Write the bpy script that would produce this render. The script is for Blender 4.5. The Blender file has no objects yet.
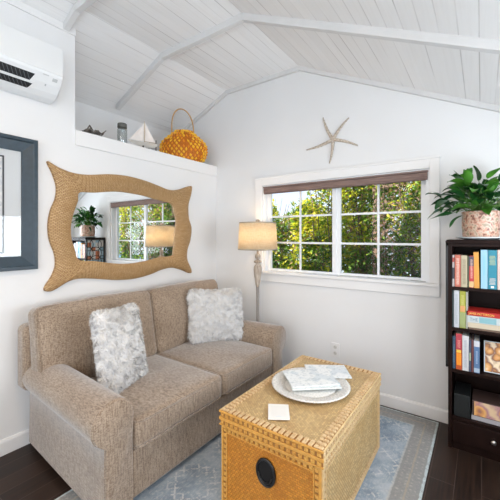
import bpy, bmesh, math, random
from mathutils import Vector, Matrix, noise
random.seed(7)
S = bpy.context.scene
COL = S.collection
PI = math.pi
R = math.radians

# ------------------------------------------------------------ camera, world, light
cam_d = bpy.data.cameras.new('camera'); cam = bpy.data.objects.new('camera', cam_d); COL.objects.link(cam)
cam.location = (2.50, -2.846, 1.40)
cam.rotation_euler = (R(90), 0, R(35.4))
cam_d.sensor_width = 36; cam_d.lens = 36*326/500; cam_d.shift_y = -14/500; cam_d.clip_start = 0.05
S.camera = cam

world = bpy.data.worlds.new('sky'); S.world = world; world.use_nodes = True
nt = world.node_tree; nt.nodes.clear()
out = nt.nodes.new('ShaderNodeOutputWorld'); bg = nt.nodes.new('ShaderNodeBackground')
tc = nt.nodes.new('ShaderNodeTexCoord'); sx = nt.nodes.new('ShaderNodeSeparateXYZ'); cr = nt.nodes.new('ShaderNodeValToRGB')
nt.links.new(tc.outputs['Generated'], sx.inputs[0]); nt.links.new(sx.outputs['Z'], cr.inputs[0])
e = cr.color_ramp.elements; e[0].position = 0.0; e[0].color = (0.80, 0.90, 1.0, 1); e[1].position = 0.75; e[1].color = (0.28, 0.50, 0.95, 1)
nt.links.new(cr.outputs[0], bg.inputs[0]); bg.inputs[1].default_value = 1.3
nt.links.new(bg.outputs[0], out.inputs[0])

def light(name, kind, loc, power, color, size=None, rot=None, parent=None):
    l = bpy.data.lights.new(name, kind); l.energy = power; l.color = color
    o = bpy.data.objects.new(name, l); COL.objects.link(o); o.location = loc
    if kind == 'AREA':
        l.shape = 'RECTANGLE'; l.size, l.size_y = size
    elif kind == 'POINT':
        l.shadow_soft_size = size
    elif kind == 'SUN':
        l.angle = R(1.0)
    if rot: o.rotation_euler = rot
    if parent: o.parent = parent
    return o
light('sun', 'SUN', (0, 0, 6), 13.0, (1.0, 0.94, 0.82), rot=Vector((0.45, 0.40, -0.85)).to_track_quat('-Z', 'Y').to_euler())
light('rear_door_daylight', 'AREA', (1.65, -5.42, 1.35), 30, (0.97, 0.97, 0.98), (3.0, 2.1), (R(90), 0, 0))
light('side_fill_light', 'AREA', (3.32, -3.95, 1.35), 30, (0.90, 0.95, 1.0), (1.3, 0.72), (R(90), 0, R(90)))  # added fill light, in an out-of-view opening made up for it
light('sea_window_daylight', 'AREA', (3.40, -1.26, 1.36), 36, (0.88, 0.94, 1.0), (1.55, 0.70), (R(90), 0, R(90)))
light('warm_top_fill', 'AREA', (1.75, -2.35, 2.66), 14, (1.0, 0.70, 0.40), (0.25, 0.25), (0, 0, 0))  # added warm fill from above for upward-facing surfaces, no known fixture
light('overhead_fill_light', 'POINT', (1.3, -3.9, 2.45), 14, (1.0, 0.88, 0.74), 0.18)  # added fill behind the camera to brighten the ceiling, no known lamp
vs = S.view_settings; vs.view_transform = 'Standard'; vs.look = 'None'; vs.gamma = 1.0; vs.use_curve_mapping = False
vs.exposure = 0.08

# ------------------------------------------------------------ helpers
class MB:
    def __init__(s): s.v = []; s.f = []; s.m = []; s.uv = None
    def add(s, vs, fs, mi=0):
        b = len(s.v); s.v += [Vector(v) for v in vs]
        for f in fs: s.f.append([b+i for i in f]); s.m.append(mi)
        return s
    def box(s, x0, x1, y0, y1, z0, z1, mi=0, M=None):
        vs = [Vector((x, y, z)) for z in (z0, z1) for y in (y0, y1) for x in (x0, x1)]
        if M: vs = [M @ v for v in vs]
        return s.add(vs, [(0,2,3,1),(4,5,7,6),(0,1,5,4),(2,6,7,3),(0,4,6,2),(1,3,7,5)], mi)
    def tube(s, pts, r, n=8, closed=False, mi=0, caps=True):
        pts = [Vector(p) for p in pts]; N = len(pts)
        rr = r if isinstance(r, (list, tuple)) else [r]*N
        rings = []; up = None
        for i, p in enumerate(pts):
            a = pts[(i-1) % N] if (closed or i > 0) else p
            b = pts[(i+1) % N] if (closed or i < N-1) else p
            t = (b-a)
            t = t.normalized() if t.length > 1e-9 else Vector((0, 0, 1))
            if up is None: up = t.orthogonal().normalized()
            up = (up - t*up.dot(t))
            up = up.normalized() if up.length > 1e-6 else t.orthogonal().normalized()
            w = t.cross(up)
            rings.append([p + (up*math.cos(2*PI*k/n) + w*math.sin(2*PI*k/n))*rr[i] for k in range(n)])
        vs = [v for rg in rings for v in rg]; fs = []
        for i in range(N if closed else N-1):
            j = (i+1) % N
            for k in range(n):
                l = (k+1) % n
                fs.append((i*n+k, i*n+l, j*n+l, j*n+k))
        if caps and not closed:
            fs.append(tuple(reversed(range(n)))); fs.append(tuple((N-1)*n+k for k in range(n)))
        return s.add(vs, fs, mi)
    def lathe(s, prof, c=(0, 0, 0), n=24, mi=0, M=None):
        vs = []; fs = []
        for (r, z) in prof:
            for k in range(n):
                v = Vector((r*math.cos(2*PI*k/n), r*math.sin(2*PI*k/n), z))
                if M: v = M @ v
                vs.append(v + Vector(c))
        P = len(prof)
        for i in range(P-1):
            for k in range(n):
                l = (k+1) % n
                fs.append((i*n+k, i*n+l, (i+1)*n+l, (i+1)*n+k))
        if prof[0][0] > 1e-5: fs.append(tuple(reversed(range(n))))
        if prof[-1][0] > 1e-5: fs.append(tuple((P-1)*n+k for k in range(n)))
        return s.add(vs, fs, mi)
    def prism(s, poly, axis, a, b, mi=0):
        n = len(poly)
        def P(p, t):
            if axis == 'y': return Vector((p[0], t, p[1]))
            if axis == 'x': return Vector((t, p[0], p[1]))
            return Vector((p[0], p[1], t))
        vs = [P(p, a) for p in poly] + [P(p, b) for p in poly]
        fs = [tuple(range(n)), tuple(reversed(range(n, 2*n)))] + [(i, i+n, (i+1) % n+n, (i+1) % n) for i in range(n)]
        return s.add(vs, fs, mi)
    def xf(s, M):
        s.v = [M @ v for v in s.v]; return s
    def build(s, name, mats, parent=None, smooth=False, bevel=0, seg=2, local=False, weld=False, recalc=True, auto=None):
        vs = s.v
        if parent is not None and not local:
            o = Vector((0, 0, 0)); p = parent
            while p is not None: o += p.location; p = p.parent
            vs = [v - o for v in vs]
        me = bpy.data.meshes.new(name); me.from_pydata(vs, [], s.f)
        if not isinstance(mats, (list, tuple)): mats = [mats]
        for m in mats: me.materials.append(m)
        me.polygons.foreach_set('material_index', s.m)
        if s.uv is not None:
            ul = me.uv_layers.new(name='UVMap')
            for li, l in enumerate(me.loops): ul.data[li].uv = s.uv[l.vertex_index]
        if recalc or weld:
            bm = bmesh.new(); bm.from_mesh(me)
            if weld: bmesh.ops.remove_doubles(bm, verts=bm.verts, dist=1e-5)
            if recalc: bmesh.ops.recalc_face_normals(bm, faces=bm.faces)
            bm.to_mesh(me); bm.free()
        if smooth:
            me.polygons.foreach_set('use_smooth', [True]*len(me.polygons))
            if auto: me.set_sharp_from_angle(angle=R(auto))
        o = bpy.data.objects.new(name, me); COL.objects.link(o)
        if parent is not None: o.parent = parent
        if bevel:
            b = o.modifiers.new('bevel', 'BEVEL'); b.width = bevel; b.segments = seg; b.limit_method = 'ANGLE'; b.angle_limit = R(40)
        return o

def tag(o, label=None, cat=None, group=None, kind=None):
    if label: o['label'] = label
    if cat: o['category'] = cat
    if group: o['group'] = group
    if kind: o['kind'] = kind
    return o
def thing(name, loc, label, cat, group=None):
    o = bpy.data.objects.new(name, None); COL.objects.link(o); o.location = loc; o.empty_display_size = 0.05
    return tag(o, label, cat, group)
def struct(o): o['kind'] = 'structure'; return o

class NT:
    def __init__(s, name):
        s.m = bpy.data.materials.new(name); s.m.use_nodes = True; s.t = s.m.node_tree
        s.b = s.t.nodes['Principled BSDF']; s.o = s.t.nodes['Material Output']
    def n(s, typ, ins=None, **kw):
        x = s.t.nodes.new('ShaderNode'+typ)
        for k, v in kw.items(): setattr(x, k, v)
        for k, v in (ins or {}).items(): s.set(x.inputs[k], v)
        return x
    def set(s, sock, v):
        if isinstance(v, bpy.types.NodeSocket): s.t.links.new(v, sock)
        elif isinstance(v, bpy.types.Node): s.t.links.new(v.outputs[0], sock)
        else: sock.default_value = v
    def math(s, op, a, b=0.0, c=0.0):
        x = s.n('Math', operation=op); s.set(x.inputs[0], a); s.set(x.inputs[1], b); s.set(x.inputs[2], c); return x.outputs[0]
    def ramp(s, fac, els, interp='LINEAR'):
        x = s.n('ValToRGB'); s.set(x.inputs[0], fac); x.color_ramp.interpolation = interp
        E = x.color_ramp.elements
        while len(E) < len(els): E.new(0.5)
        for e_, (p, c) in zip(E, els):
            e_.position = p; e_.color = (*c, 1) if len(c) == 3 else c
        return x.outputs[0]
    def mix(s, fac, a, b, blend='MIX'):
        x = s.n('Mix', data_type='RGBA', blend_type=blend)
        def c(v): return (*v, 1) if isinstance(v, tuple) and len(v) == 3 else v
        s.set(x.inputs[0], fac); s.set(x.inputs[6], c(a)); s.set(x.inputs[7], c(b)); return x.outputs[2]
    def bump(s, h, st=0.3, dist=0.01):
        x = s.n('Bump', {'Strength': st, 'Distance': dist}); s.set(x.inputs['Height'], h)
        s.t.links.new(x.outputs[0], s.b.inputs['Normal']); return x
    def P(s, **kw):
        for k, v in kw.items():
            k = k.replace('_', ' ')
            if isinstance(v, tuple) and len(v) == 3: v = (*v, 1)
            s.set(s.b.inputs[k], v)
        return s
    def noise(s, scale, detail=2, vec=None, rough=0.5):
        x = s.n('TexNoise', {'Scale': scale, 'Detail': detail, 'Roughness': rough})
        if vec is not None: s.set(x.inputs['Vector'], vec)
        return x.outputs['Fac']
    def pos(s): return s.n('NewGeometry').outputs['Position']
    def obj(s): return s.n('TexCoord').outputs['Object']
    def scaled(s, vec, sc):
        x = s.n('Mapping'); s.set(x.inputs['Vector'], vec); x.inputs['Scale'].default_value = sc; return x.outputs[0]
def plain(name, col, rough=0.5, metal=0.0, spec=0.5, var=0.0, vs=20):
    q = NT(name)
    if var:
        f = q.noise(vs, 3, q.obj())
        c2 = tuple(min(1, x*(1+var)) for x in col); c1 = tuple(x*(1-var) for x in col)
        q.P(Base_Color=q.ramp(f, [(0.3, c1), (0.7, c2)]))
    else: q.P(Base_Color=col)
    q.P(Roughness=rough, Metallic=metal, Specular_IOR_Level=spec)
    return q.m

# ------------------------------------------------------------ materials
def wall_mat():
    q = NT('wall_paint'); p = q.obj()
    q.P(Base_Color=q.ramp(q.noise(1.5, 2, p), [(0.3, (0.80, 0.795, 0.79)), (0.7, (0.83, 0.825, 0.82))]), Roughness=0.6)
    q.bump(q.noise(160, 2, p), 0.08, 0.002); return q.m
def plank_ceiling_mat():
    q = NT('painted_planks'); p = q.obj()
    x = q.n('SeparateXYZ'); q.set(x.inputs[0], p)
    u = q.math('DIVIDE', x.outputs[0], 0.083)
    fr = q.math('FRACT', u); fl = q.math('FLOOR', u)
    edge = q.math('MINIMUM', fr, q.math('SUBTRACT', 1.0, fr))
    g = q.math('SMOOTH_MIN', q.math('DIVIDE', edge, 0.05), 1.0, 0.1)
    wn = q.n('TexWhiteNoise', noise_dimensions='1D'); q.set(wn.inputs['W'], fl)
    grain = q.noise(1.0, 4, q.scaled(p, (60, 2.5, 60)))
    base = q.mix(wn.outputs[0], (0.86, 0.85, 0.84), (0.90, 0.89, 0.88))
    base = q.mix(q.ramp(grain, [(0.45, (0, 0, 0)), (0.75, (0.5, 0.5, 0.5))]), base, (0.81, 0.795, 0.78))
    knots = q.n('TexVoronoi', {'Scale': 1.0}, feature='DISTANCE_TO_EDGE'); 
    kn = q.n('TexVoronoi', {'Scale': 2.6}); q.set(kn.inputs['Vector'], q.scaled(p, (1.4, 0.8, 1)))
    base = q.mix(q.ramp(kn.outputs['Distance'], [(0.015, (1, 1, 1)), (0.04, (0, 0, 0))]), base, (0.30, 0.25, 0.21))
    # the strength of each seam varies from board to board and along its length
    sw = q.noise(0.9, 2, q.scaled(p, (14, 1.2, 0)))
    seam = q.math('MULTIPLY', q.math('SUBTRACT', 1.0, g), q.ramp(sw, [(0.42, (0.02, 0.02, 0.02)), (0.62, (0.9, 0.9, 0.9))]))
    q.P(Base_Color=q.mix(seam, base, (0.42, 0.40, 0.385)), Roughness=0.55)
    q.bump(g, 0.25, 0.003); return q.m
def floor_mat():
    q = NT('espresso_planks'); p = q.obj()
    m = q.n('Mapping'); q.set(m.inputs['Vector'], p); m.inputs['Rotation'].default_value = (0, 0, R(90))
    b = q.n('TexBrick', {'Scale': 1.0, 'Mortar Size': 0.0018, 'Brick Width': 1.1, 'Row Height': 0.125, 'Bias': 0.0,
        'Color1': (0.015, 0.009, 0.007, 1), 'Color2': (0.030, 0.016, 0.011, 1), 'Mortar': (0.085, 0.06, 0.05, 1)}, offset=0.37)
    q.set(b.inputs['Vector'], m.outputs[0])
    gr = q.noise(1.0, 5, q.scaled(p, (70, 3, 1)))
    c = q.mix(q.ramp(gr, [(0.4, (0, 0, 0)), (0.7, (0.6, 0.6, 0.6))]), b.outputs['Color'], (0.055, 0.030, 0.020))
    q.P(Base_Color=c, Roughness=q.ramp(gr, [(0.3, (0.30,)*3), (0.7, (0.45,)*3)]), Specular_IOR_Level=0.3); q.bump(b.outputs['Fac'], -0.2, 0.002); return q.m
def rug_mat(x0, x1, y0, y1):
    q = NT('distressed_rug'); p = q.obj()
    s = q.n('SeparateXYZ'); q.set(s.inputs[0], p); X, Y = s.outputs[0], s.outputs[1]
    wob = q.math('MULTIPLY', q.math('SUBTRACT', q.noise(30, 2, p), 0.5), 0.010)
    dx = q.math('MINIMUM', q.math('SUBTRACT', X, x0), q.math('SUBTRACT', x1, X))
    dy = q.math('MINIMUM', q.math('SUBTRACT', Y, y0), q.math('SUBTRACT', y1, Y))
    d = q.math('ADD', q.math('MINIMUM', dx, dy), wob)
    n1 = q.noise(4, 5, p, 0.65); n2 = q.noise(55, 4, p, 0.75); ns = q.noise(1, 4, q.scaled(p, (120, 22, 1)), 0.7)
    field = q.ramp(n1, [(0.32, (0.19, 0.245, 0.30)), (0.5, (0.31, 0.37, 0.43)), (0.62, (0.42, 0.47, 0.52)), (0.78, (0.29, 0.31, 0.34))])
    # faded ornament: small lozenge lattice inside large medallions, broken up by wear
    rot = q.n('Mapping'); q.set(rot.inputs['Vector'], p); rot.inputs['Rotation'].default_value = (0, 0, R(45)); rs = q.n('SeparateXYZ'); q.set(rs.inputs[0], rot)
    def tri(v, per): return q.math('PINGPONG', v, per)
    lat = q.math('MINIMUM', tri(rs.outputs[0], 0.022), tri(rs.outputs[1], 0.022))
    lat = q.ramp(q.math('DIVIDE', lat, 0.022), [(0.16, (1, 1, 1)), (0.30, (0, 0, 0))])
    med = q.n('TexVoronoi', {'Scale': 2.6, 'Randomness': 0.1}); q.set(med.inputs['Vector'], p)
    mk = q.ramp(med.outputs['Distance'], [(0.20, (0.1,)*3), (0.26, (1, 1, 1)), (0.36, (1, 1, 1)), (0.42, (0.15,)*3)])
    vo2 = q.n('TexVoronoi', {'Scale': 26, 'Randomness': 0.5}); q.set(vo2.inputs['Vector'], p)
    dots = q.ramp(vo2.outputs['Distance'], [(0.18, (1, 1, 1)), (0.30, (0, 0, 0))])
    wear = q.ramp(n2, [(0.44, (0, 0, 0)), (0.58, (1, 1, 1))])
    orn = q.math('MULTIPLY', q.math('MAXIMUM', q.math('MULTIPLY', lat, mk), q.math('MULTIPLY', dots, 0.5)), wear)
    field = q.mix(q.math('MULTIPLY', orn, 0.75), field, (0.68, 0.67, 0.65))
    field = q.mix(q.ramp(ns, [(0.50, (0, 0, 0)), (0.68, (0.55,)*3)]), field, (0.52, 0.55, 0.57))
    bd = q.mix(n2, (0.20, 0.21, 0.22), (0.38, 0.37, 0.345))
    vb = q.n('TexVoronoi', {'Scale': 34, 'Randomness': 0.15}); q.set(vb.inputs['Vector'], p)
    bo = q.math('MULTIPLY', q.ramp(vb.outputs['Distance'], [(0.25, (1, 1, 1)), (0.4, (0, 0, 0))]), wear)
    bd = q.mix(q.math('MULTIPLY', bo, 0.55), bd, (0.48, 0.45, 0.40))
    isb = q.ramp(d, [(0.0, (1, 1, 1)), (0.140, (1, 1, 1)), (0.155, (0, 0, 0))])
    c = q.mix(isb, field, bd)
    for (a, b_, col, st) in ((0.075, 0.083, (0.46, 0.38, 0.28), 0.55), (0.145, 0.152, (0.55, 0.54, 0.50), 0.5), (0.0, 0.012, (0.55, 0.64, 0.66), 0.8)):
        msk = q.ramp(d, [(max(0, a-0.002), (0, 0, 0)), (a, (1, 1, 1)), (b_, (1, 1, 1)), (b_+0.003, (0, 0, 0))]) if a > 0 else q.ramp(d, [(b_, (1, 1, 1)), (b_+0.003, (0, 0, 0))])
        c = q.mix(q.math('MULTIPLY', q.math('MULTIPLY', msk, st), q.ramp(n2, [(0.35, (0.3,)*3), (0.5, (1, 1, 1))])), c, col)
    q.P(Base_Color=c, Roughness=0.9, Specular_IOR_Level=0.15); q.bump(q.noise(300, 2, p), 0.5, 0.003); return q.m
def fabric_mat(name, ca, cb):
    q = NT(name); p = q.obj()
    a = q.noise(1, 2, q.scaled(p, (230, 230, 20))); b = q.noise(1, 2, q.scaled(p, (60, 60, 300)))
    c = q.noise(1, 2, q.scaled(p, (30, 260, 160))); n = q.noise(4, 3, p)
    w = q.math('ADD', q.math('MULTIPLY', q.math('ADD', a, b), 0.35), q.math('MULTIPLY', c, 0.3))
    col = q.ramp(w, [(0.42, ca), (0.58, cb)])
    col = q.mix(q.ramp(n, [(0.35, (0.25,)*3), (0.65, (0, 0, 0))]), col, tuple(x*0.8 for x in ca))
    q.P(Base_Color=col, Roughness=0.92, Specular_IOR_Level=0.2, Sheen_Weight=0.65, Sheen_Roughness=0.45, Sheen_Tint=(0.95, 0.97, 1.0))
    q.bump(w, 0.6, 0.003); return q.m
def weave_mat(name, ca, cb, cd, strands=False):
    q = NT(name); p = q.obj()
    n1 = q.noise(1, 3, q.scaled(p, (35, 35, 160))); n2 = q.noise(7, 3, p); n3 = q.noise(150, 2, p)
    c = q.mix(n1, ca, cb)
    if strands:          # each strand its own tint, dark gaps between the strands
        uv = q.n('TexCoord').outputs['UV']; br = q.n('TexBrick', {'Scale': 1.0, 'Mortar Size': 0.11, 'Mortar Smooth': 0.6, 'Brick Width': 1.0, 'Row Height': 1.0, 'Color1': (1, 1, 1, 1), 'Color2': (0.62, 0.62, 0.62, 1), 'Mortar': (0.50, 0.44, 0.37, 1)}, offset=0.5)
        q.set(br.inputs['Vector'], uv); c = q.mix(1.0, c, br.outputs['Color'], 'MULTIPLY')
    c = q.mix(q.ramp(n2, [(0.4, (0, 0, 0)), (0.75, (0.5,)*3)]), c, cd)
    c = q.mix(q.ramp(n3, [(0.35, (0.5,)*3), (0.55, (0, 0, 0))]), c, cd)
    q.P(Base_Color=c, Roughness=0.5, Specular_IOR_Level=0.4); q.bump(n3, 0.3, 0.001); return q.m
def leaf_mat(name, ca, cb, trans=0.3, rough=0.45, sc=6):
    q = NT(name); p = q.obj()
    wn = q.noise(sc, 3, p)
    c = q.ramp(wn, [(0.35, ca), (0.65, cb)])
    q.P(Base_Color=c, Roughness=rough)
    t = q.n('BsdfTranslucent', {'Color': c}); mx = q.n('MixShader', {0: trans})
    q.set(mx.inputs[1], q.b); q.set(mx.inputs[2], t); q.t.links.new(mx.outputs[0], q.o.inputs[0]); return q.m
def thin_glass(name, tint=(1, 1, 1), ior=1.5):
    q = NT(name); tr = q.n('BsdfTransparent', {'Color': (*tint, 1)}); gl = q.n('BsdfGlossy', {'Roughness': 0.01})
    lw = q.n('LayerWeight', {'Blend': 0.5}); r0 = ((ior-1)/(ior+1))**2
    fr = q.math('MULTIPLY_ADD', q.math('POWER', lw.outputs['Facing'], 5.0), 1-r0, r0); mx = q.n('MixShader'); q.set(mx.inputs[0], fr); q.set(mx.inputs[1], tr); q.set(mx.inputs[2], gl)
    q.t.links.new(mx.outputs[0], q.o.inputs[0]); return q.m
WALL = wall_mat(); CEIL = plank_ceiling_mat(); FLOOR = floor_mat()
TRIM = plain('trim_paint', (0.84, 0.83, 0.82), 0.4)
BEAM = plain('beam_paint', (0.71, 0.70, 0.69), 0.5, var=0.03, vs=9)
VINYL = plain('window_vinyl', (0.85, 0.86, 0.87), 0.35)
GLASS = thin_glass('window_glass', ior=1.16); PGLASS = thin_glass('picture_glass', ior=1.4)
FAB = fabric_mat('taupe_chenille', (0.205, 0.142, 0.096), (0.44, 0.345, 0.258))
PIPE = plain('piping_fabric', (0.30, 0.235, 0.18), 0.9, spec=0.2)
WICK = weave_mat('natural_wicker', (0.66, 0.46, 0.21), (0.78, 0.60, 0.33), (0.42, 0.24, 0.08), True)
AMBER = weave_mat('amber_wicker', (0.66, 0.25, 0.025), (0.74, 0.34, 0.045), (0.42, 0.13, 0.01), True)
BIND = weave_mat('pale_binding_cane', (0.66, 0.46, 0.23), (0.75, 0.58, 0.36), (0.45, 0.25, 0.09))
BINDA = weave_mat('amber_binding_cane', (0.68, 0.34, 0.06), (0.74, 0.44, 0.12), (0.42, 0.15, 0.02))
def rope_mat():
    q = NT('seagrass_rope'); uv = q.n('TexCoord').outputs['UV']
    b = q.n('TexBrick', {'Scale': 1.0, 'Mortar Size': 0.0028, 'Mortar Smooth': 0.4, 'Brick Width': 0.026, 'Row Height': 0.0110, 'Color1': (0.48, 0.29, 0.12, 1), 'Color2': (0.64, 0.43, 0.21, 1), 'Mortar': (0.25, 0.13, 0.05, 1)}, offset=0.5)
    sp = q.n('SeparateXYZ'); q.set(sp.inputs[0], uv); cb_ = q.n('CombineXYZ'); q.set(cb_.inputs[0], sp.outputs[1]); q.set(cb_.inputs[1], sp.outputs[0])
    q.set(b.inputs['Vector'], cb_); n = q.noise(14, 3, q.obj())
    q.P(Base_Color=q.mix(q.ramp(n, [(0.4, (0, 0, 0)), (0.7, (0.3,)*3)]), b.outputs['Color'], (0.44, 0.26, 0.10)), Roughness=0.6); q.bump(b.outputs['Fac'], -0.6, 0.004); return q.m
ROPE = rope_mat()
RAILA = plain('amber_rail', (0.66, 0.33, 0.065), 0.5, var=0.12, vs=40); RAILN = plain('natural_rail', (0.70, 0.50, 0.25), 0.5, var=0.1, vs=40)
DKGAP = plain('wicker_gap', (0.34, 0.165, 0.045), 0.8)
ESP = plain('espresso_wood', (0.014, 0.0060, 0.0045), 0.42, spec=0.12, var=0.3, vs=8)
BLACK = plain('black_iron', (0.010, 0.009, 0.009), 0.3)
FUR = [plain('white_fur', (0.84, 0.83, 0.82), 0.9, spec=0.05), plain('pale_grey_fur', (0.74, 0.74, 0.745), 0.9, spec=0.05), plain('cream_fur', (0.80, 0.77, 0.72), 0.9, spec=0.05)]
STEEL = plain('brushed_nickel', (0.6, 0.58, 0.55), 0.3, metal=1)
WHITE = plain('white_plastic', (0.84, 0.85, 0.85), 0.35)

# ------------------------------------------------------------ room
def ztop(x):
    if x < 0.173: return 3.03 - 0.43*(0.173-x)
    if x > 1.07: return 3.03 - 0.48*(x-1.07)
    return 3.03
def wall_poly(m, x0, x1, z0, y0, y1, z1=None):
    if z1 is not None: m.box(x0, x1, y0, y1, z0, z1); return
    xs = [x for x in (0.173, 1.07) if x0 < x < x1]
    top = [(x, ztop(x)+0.01) for x in [x0]+xs+[x1]]
    m.prism([(x0, z0)] + top + [(x1, z0)], 'y', y0, y1)
XR = 3.30; YB = -5.5
m = MB(); m.box(-0.75, XR+0.12, YB-0.12, 0.12, -0.1, 0.0); struct(m.build('floor', FLOOR))
m = MB()
for (xa, xb) in ((-0.80, 0.173), (0.173, 1.07), (1.07, XR+0.15)):
    za, zb = ztop(xa), ztop(xb)
    m.prism([(xa, za), (xb, zb), (xb, zb+0.15), (xa, za+0.15)], 'y', YB-0.15, 0.45)
struct(m.build('ceiling', CEIL))
m = MB(); wall_poly(m, -0.76, 0.645, 0, 0, 0.12); wall_poly(m, 2.175, XR+0.12, 0, 0, 0.12)
m.box(0.645, 2.175, 0, 0.12, 0, 1.03); wall_poly(m, 0.645, 2.175, 1.92, 0, 0.12)
struct(m.build('wall_back', WALL))
m = MB(); m.box(-0.12, 0, -1.606, 0.0, 0, 2.19)                      # half-height wall under the plant shelf
m.prism([(-0.12, 0), (0, 0), (0, ztop(0)+0.01), (-0.12, ztop(-0.12)+0.01)], 'y', YB, -1.606)
struct(m.build('wall_left', WALL))
m = MB(); m.prism([(-0.76, 0), (-0.64, 0), (-0.64, ztop(-0.64)+0.01), (-0.76, ztop(-0.76)+0.01)], 'y', -1.72, 0.0)
m.prism([(-0.64, 2.0), (-0.12, 2.0), (-0.12, ztop(-0.12)+0.01), (-0.64, ztop(-0.64)+0.01)], 'y', -1.72, -1.606)
struct(m.build('wall_alcove', WALL))
m = MB(); m.box(-0.64, 0.0, -1.606, 0, 2.175, 2.20); m.box(0.0, 0.014, -1.606, 0, 2.086, 2.20)
struct(m.build('trim_ledge', TRIM, bevel=0.002))
# side wall with a window towards the sea
wy0, wy1, wz0, wz1 = -2.10, -0.42, 0.98, 1.74
m = MB(); ztr = ztop(XR)+0.01
m.box(XR, XR+0.12, YB, -4.65, 0, ztr); m.box(XR, XR+0.12, -3.25, wy0, 0, ztr); m.box(XR, XR+0.12, -4.65, -3.25, 0, wz0); m.box(XR, XR+0.12, -4.65, -3.25, wz1, ztr); m.box(XR, XR+0.12, wy1, 0, 0, ztr); m.box(XR, XR+0.12, wy0, wy1, 0, wz0); m.box(XR, XR+0.12, wy0, wy1, wz1, ztr)  # second, unseen opening is made up to hold the side fill light
struct(m.build('wall_right', WALL))
m = MB(); dx0, dx1, dz = 0.15, 3.15, 2.15
m.box(0, dx0, YB-0.12, YB, 0, ztop(dx0)); m.box(dx1, XR, YB-0.12, YB, 0, ztop(XR)); wall_poly(m, dx0, 2.4, dz, YB-0.12, YB); m.box(2.4, dx1, YB-0.12, YB, 1.99, 2.1)
struct(m.build('wall_rear', WALL))
m = MB()
for x in (0.17, 1.14, 2.12, 3.09): m.box(x, x+0.05, YB-0.08, YB-0.03, 0, 2.10)
m.box(0.17, 3.14, YB-0.08, YB-0.03, 0, 0.06)
dr = struct(m.build('door_1', VINYL)); q_ = MB(); q_.box(0.2, 3.1, YB-0.06, YB-0.055, 0.05, 2.0); q_.build('glass', GLASS, dr)
m = MB()
for y in (wy0, (wy0+wy1)/2-0.02, wy1-0.04): m.box(XR+0.03, XR+0.08, y, y+0.04, wz0, wz1)
m.box(XR+0.03, XR+0.08, wy0, wy1, wz0, wz0+0.04); m.box(XR+0.03, XR+0.08, wy0, wy1, wz1-0.04, wz1)
for (a, b, c, d_) in ((wy0-0.07, wy0, wz0-0.07, wz1+0.07), (wy1, wy1+0.07, wz0-0.07, wz1+0.07), (wy0, wy1, wz0-0.07, wz0), (wy0, wy1, wz1, wz1+0.07)): m.box(XR-0.015, XR, a, b, c, d_)
w2 = struct(m.build('window_2', VINYL)); q_ = MB(); q_.box(XR+0.05, XR+0.055, wy0, wy1, wz0, wz1); q_.build('glass', GLASS, w2)
# ceiling rafters, three straight runs each
def rafter(yc, w, dpt, name):
    m = MB(); pr = [(-0.64, ztop(-0.64)), (0.173, 3.03), (1.07, 3.03), (XR, ztop(XR))]
    if yc < -1.606: pr[0] = (0.0, ztop(0))
    elif yc < -0.5: pr[0] = (-0.52, ztop(-0.52))
    low = [(x, z-dpt) for x, z in pr]
    for i in range(3):
        a, b, c, d_ = pr[i], pr[i+1], low[i+1], low[i]
        m.prism([(a[0], a[1]+0.01), (b[0], b[1]+0.01), c, d_], 'y', yc-w/2, yc+w/2)
    return struct(m.build(name, BEAM, bevel=0.004))
for i, (yc, w, dp) in enumerate([(-0.016, 0.032, 0.040), (-0.92, 0.044, 0.050), (-1.675, 0.044, 0.050), (-2.62, 0.044, 0.050), (-3.5, 0.044, 0.050), (-4.4, 0.044, 0.050)]):
    rafter(yc, w, dp, 'trim_%d' % (i+1))
m = MB(); m.box(0, 0.012, YB, -1.606, 2.905, ztop(0)); struct(m.build('trim_7', TRIM))
# baseboards
m = MB(); m.prism([(-0.0, 0), (-0.016, 0), (-0.016, 0.082), (-0.010, 0.095), (-0.0, 0.098)], 'x', 0.016, XR); struct(m.build('baseboard_back', TRIM, bevel=0.002))
m = MB(); m.prism([(0, 0), (0.016, 0), (0.016, 0.082), (0.010, 0.095), (0, 0.098)], 'y', YB, 0.0); struct(m.build('baseboard_left', TRIM, bevel=0.002))
m = MB(); m.box(XR-0.016, XR, YB, 0, 0, 0.095); struct(m.build('baseboard_right', TRIM))

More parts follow.
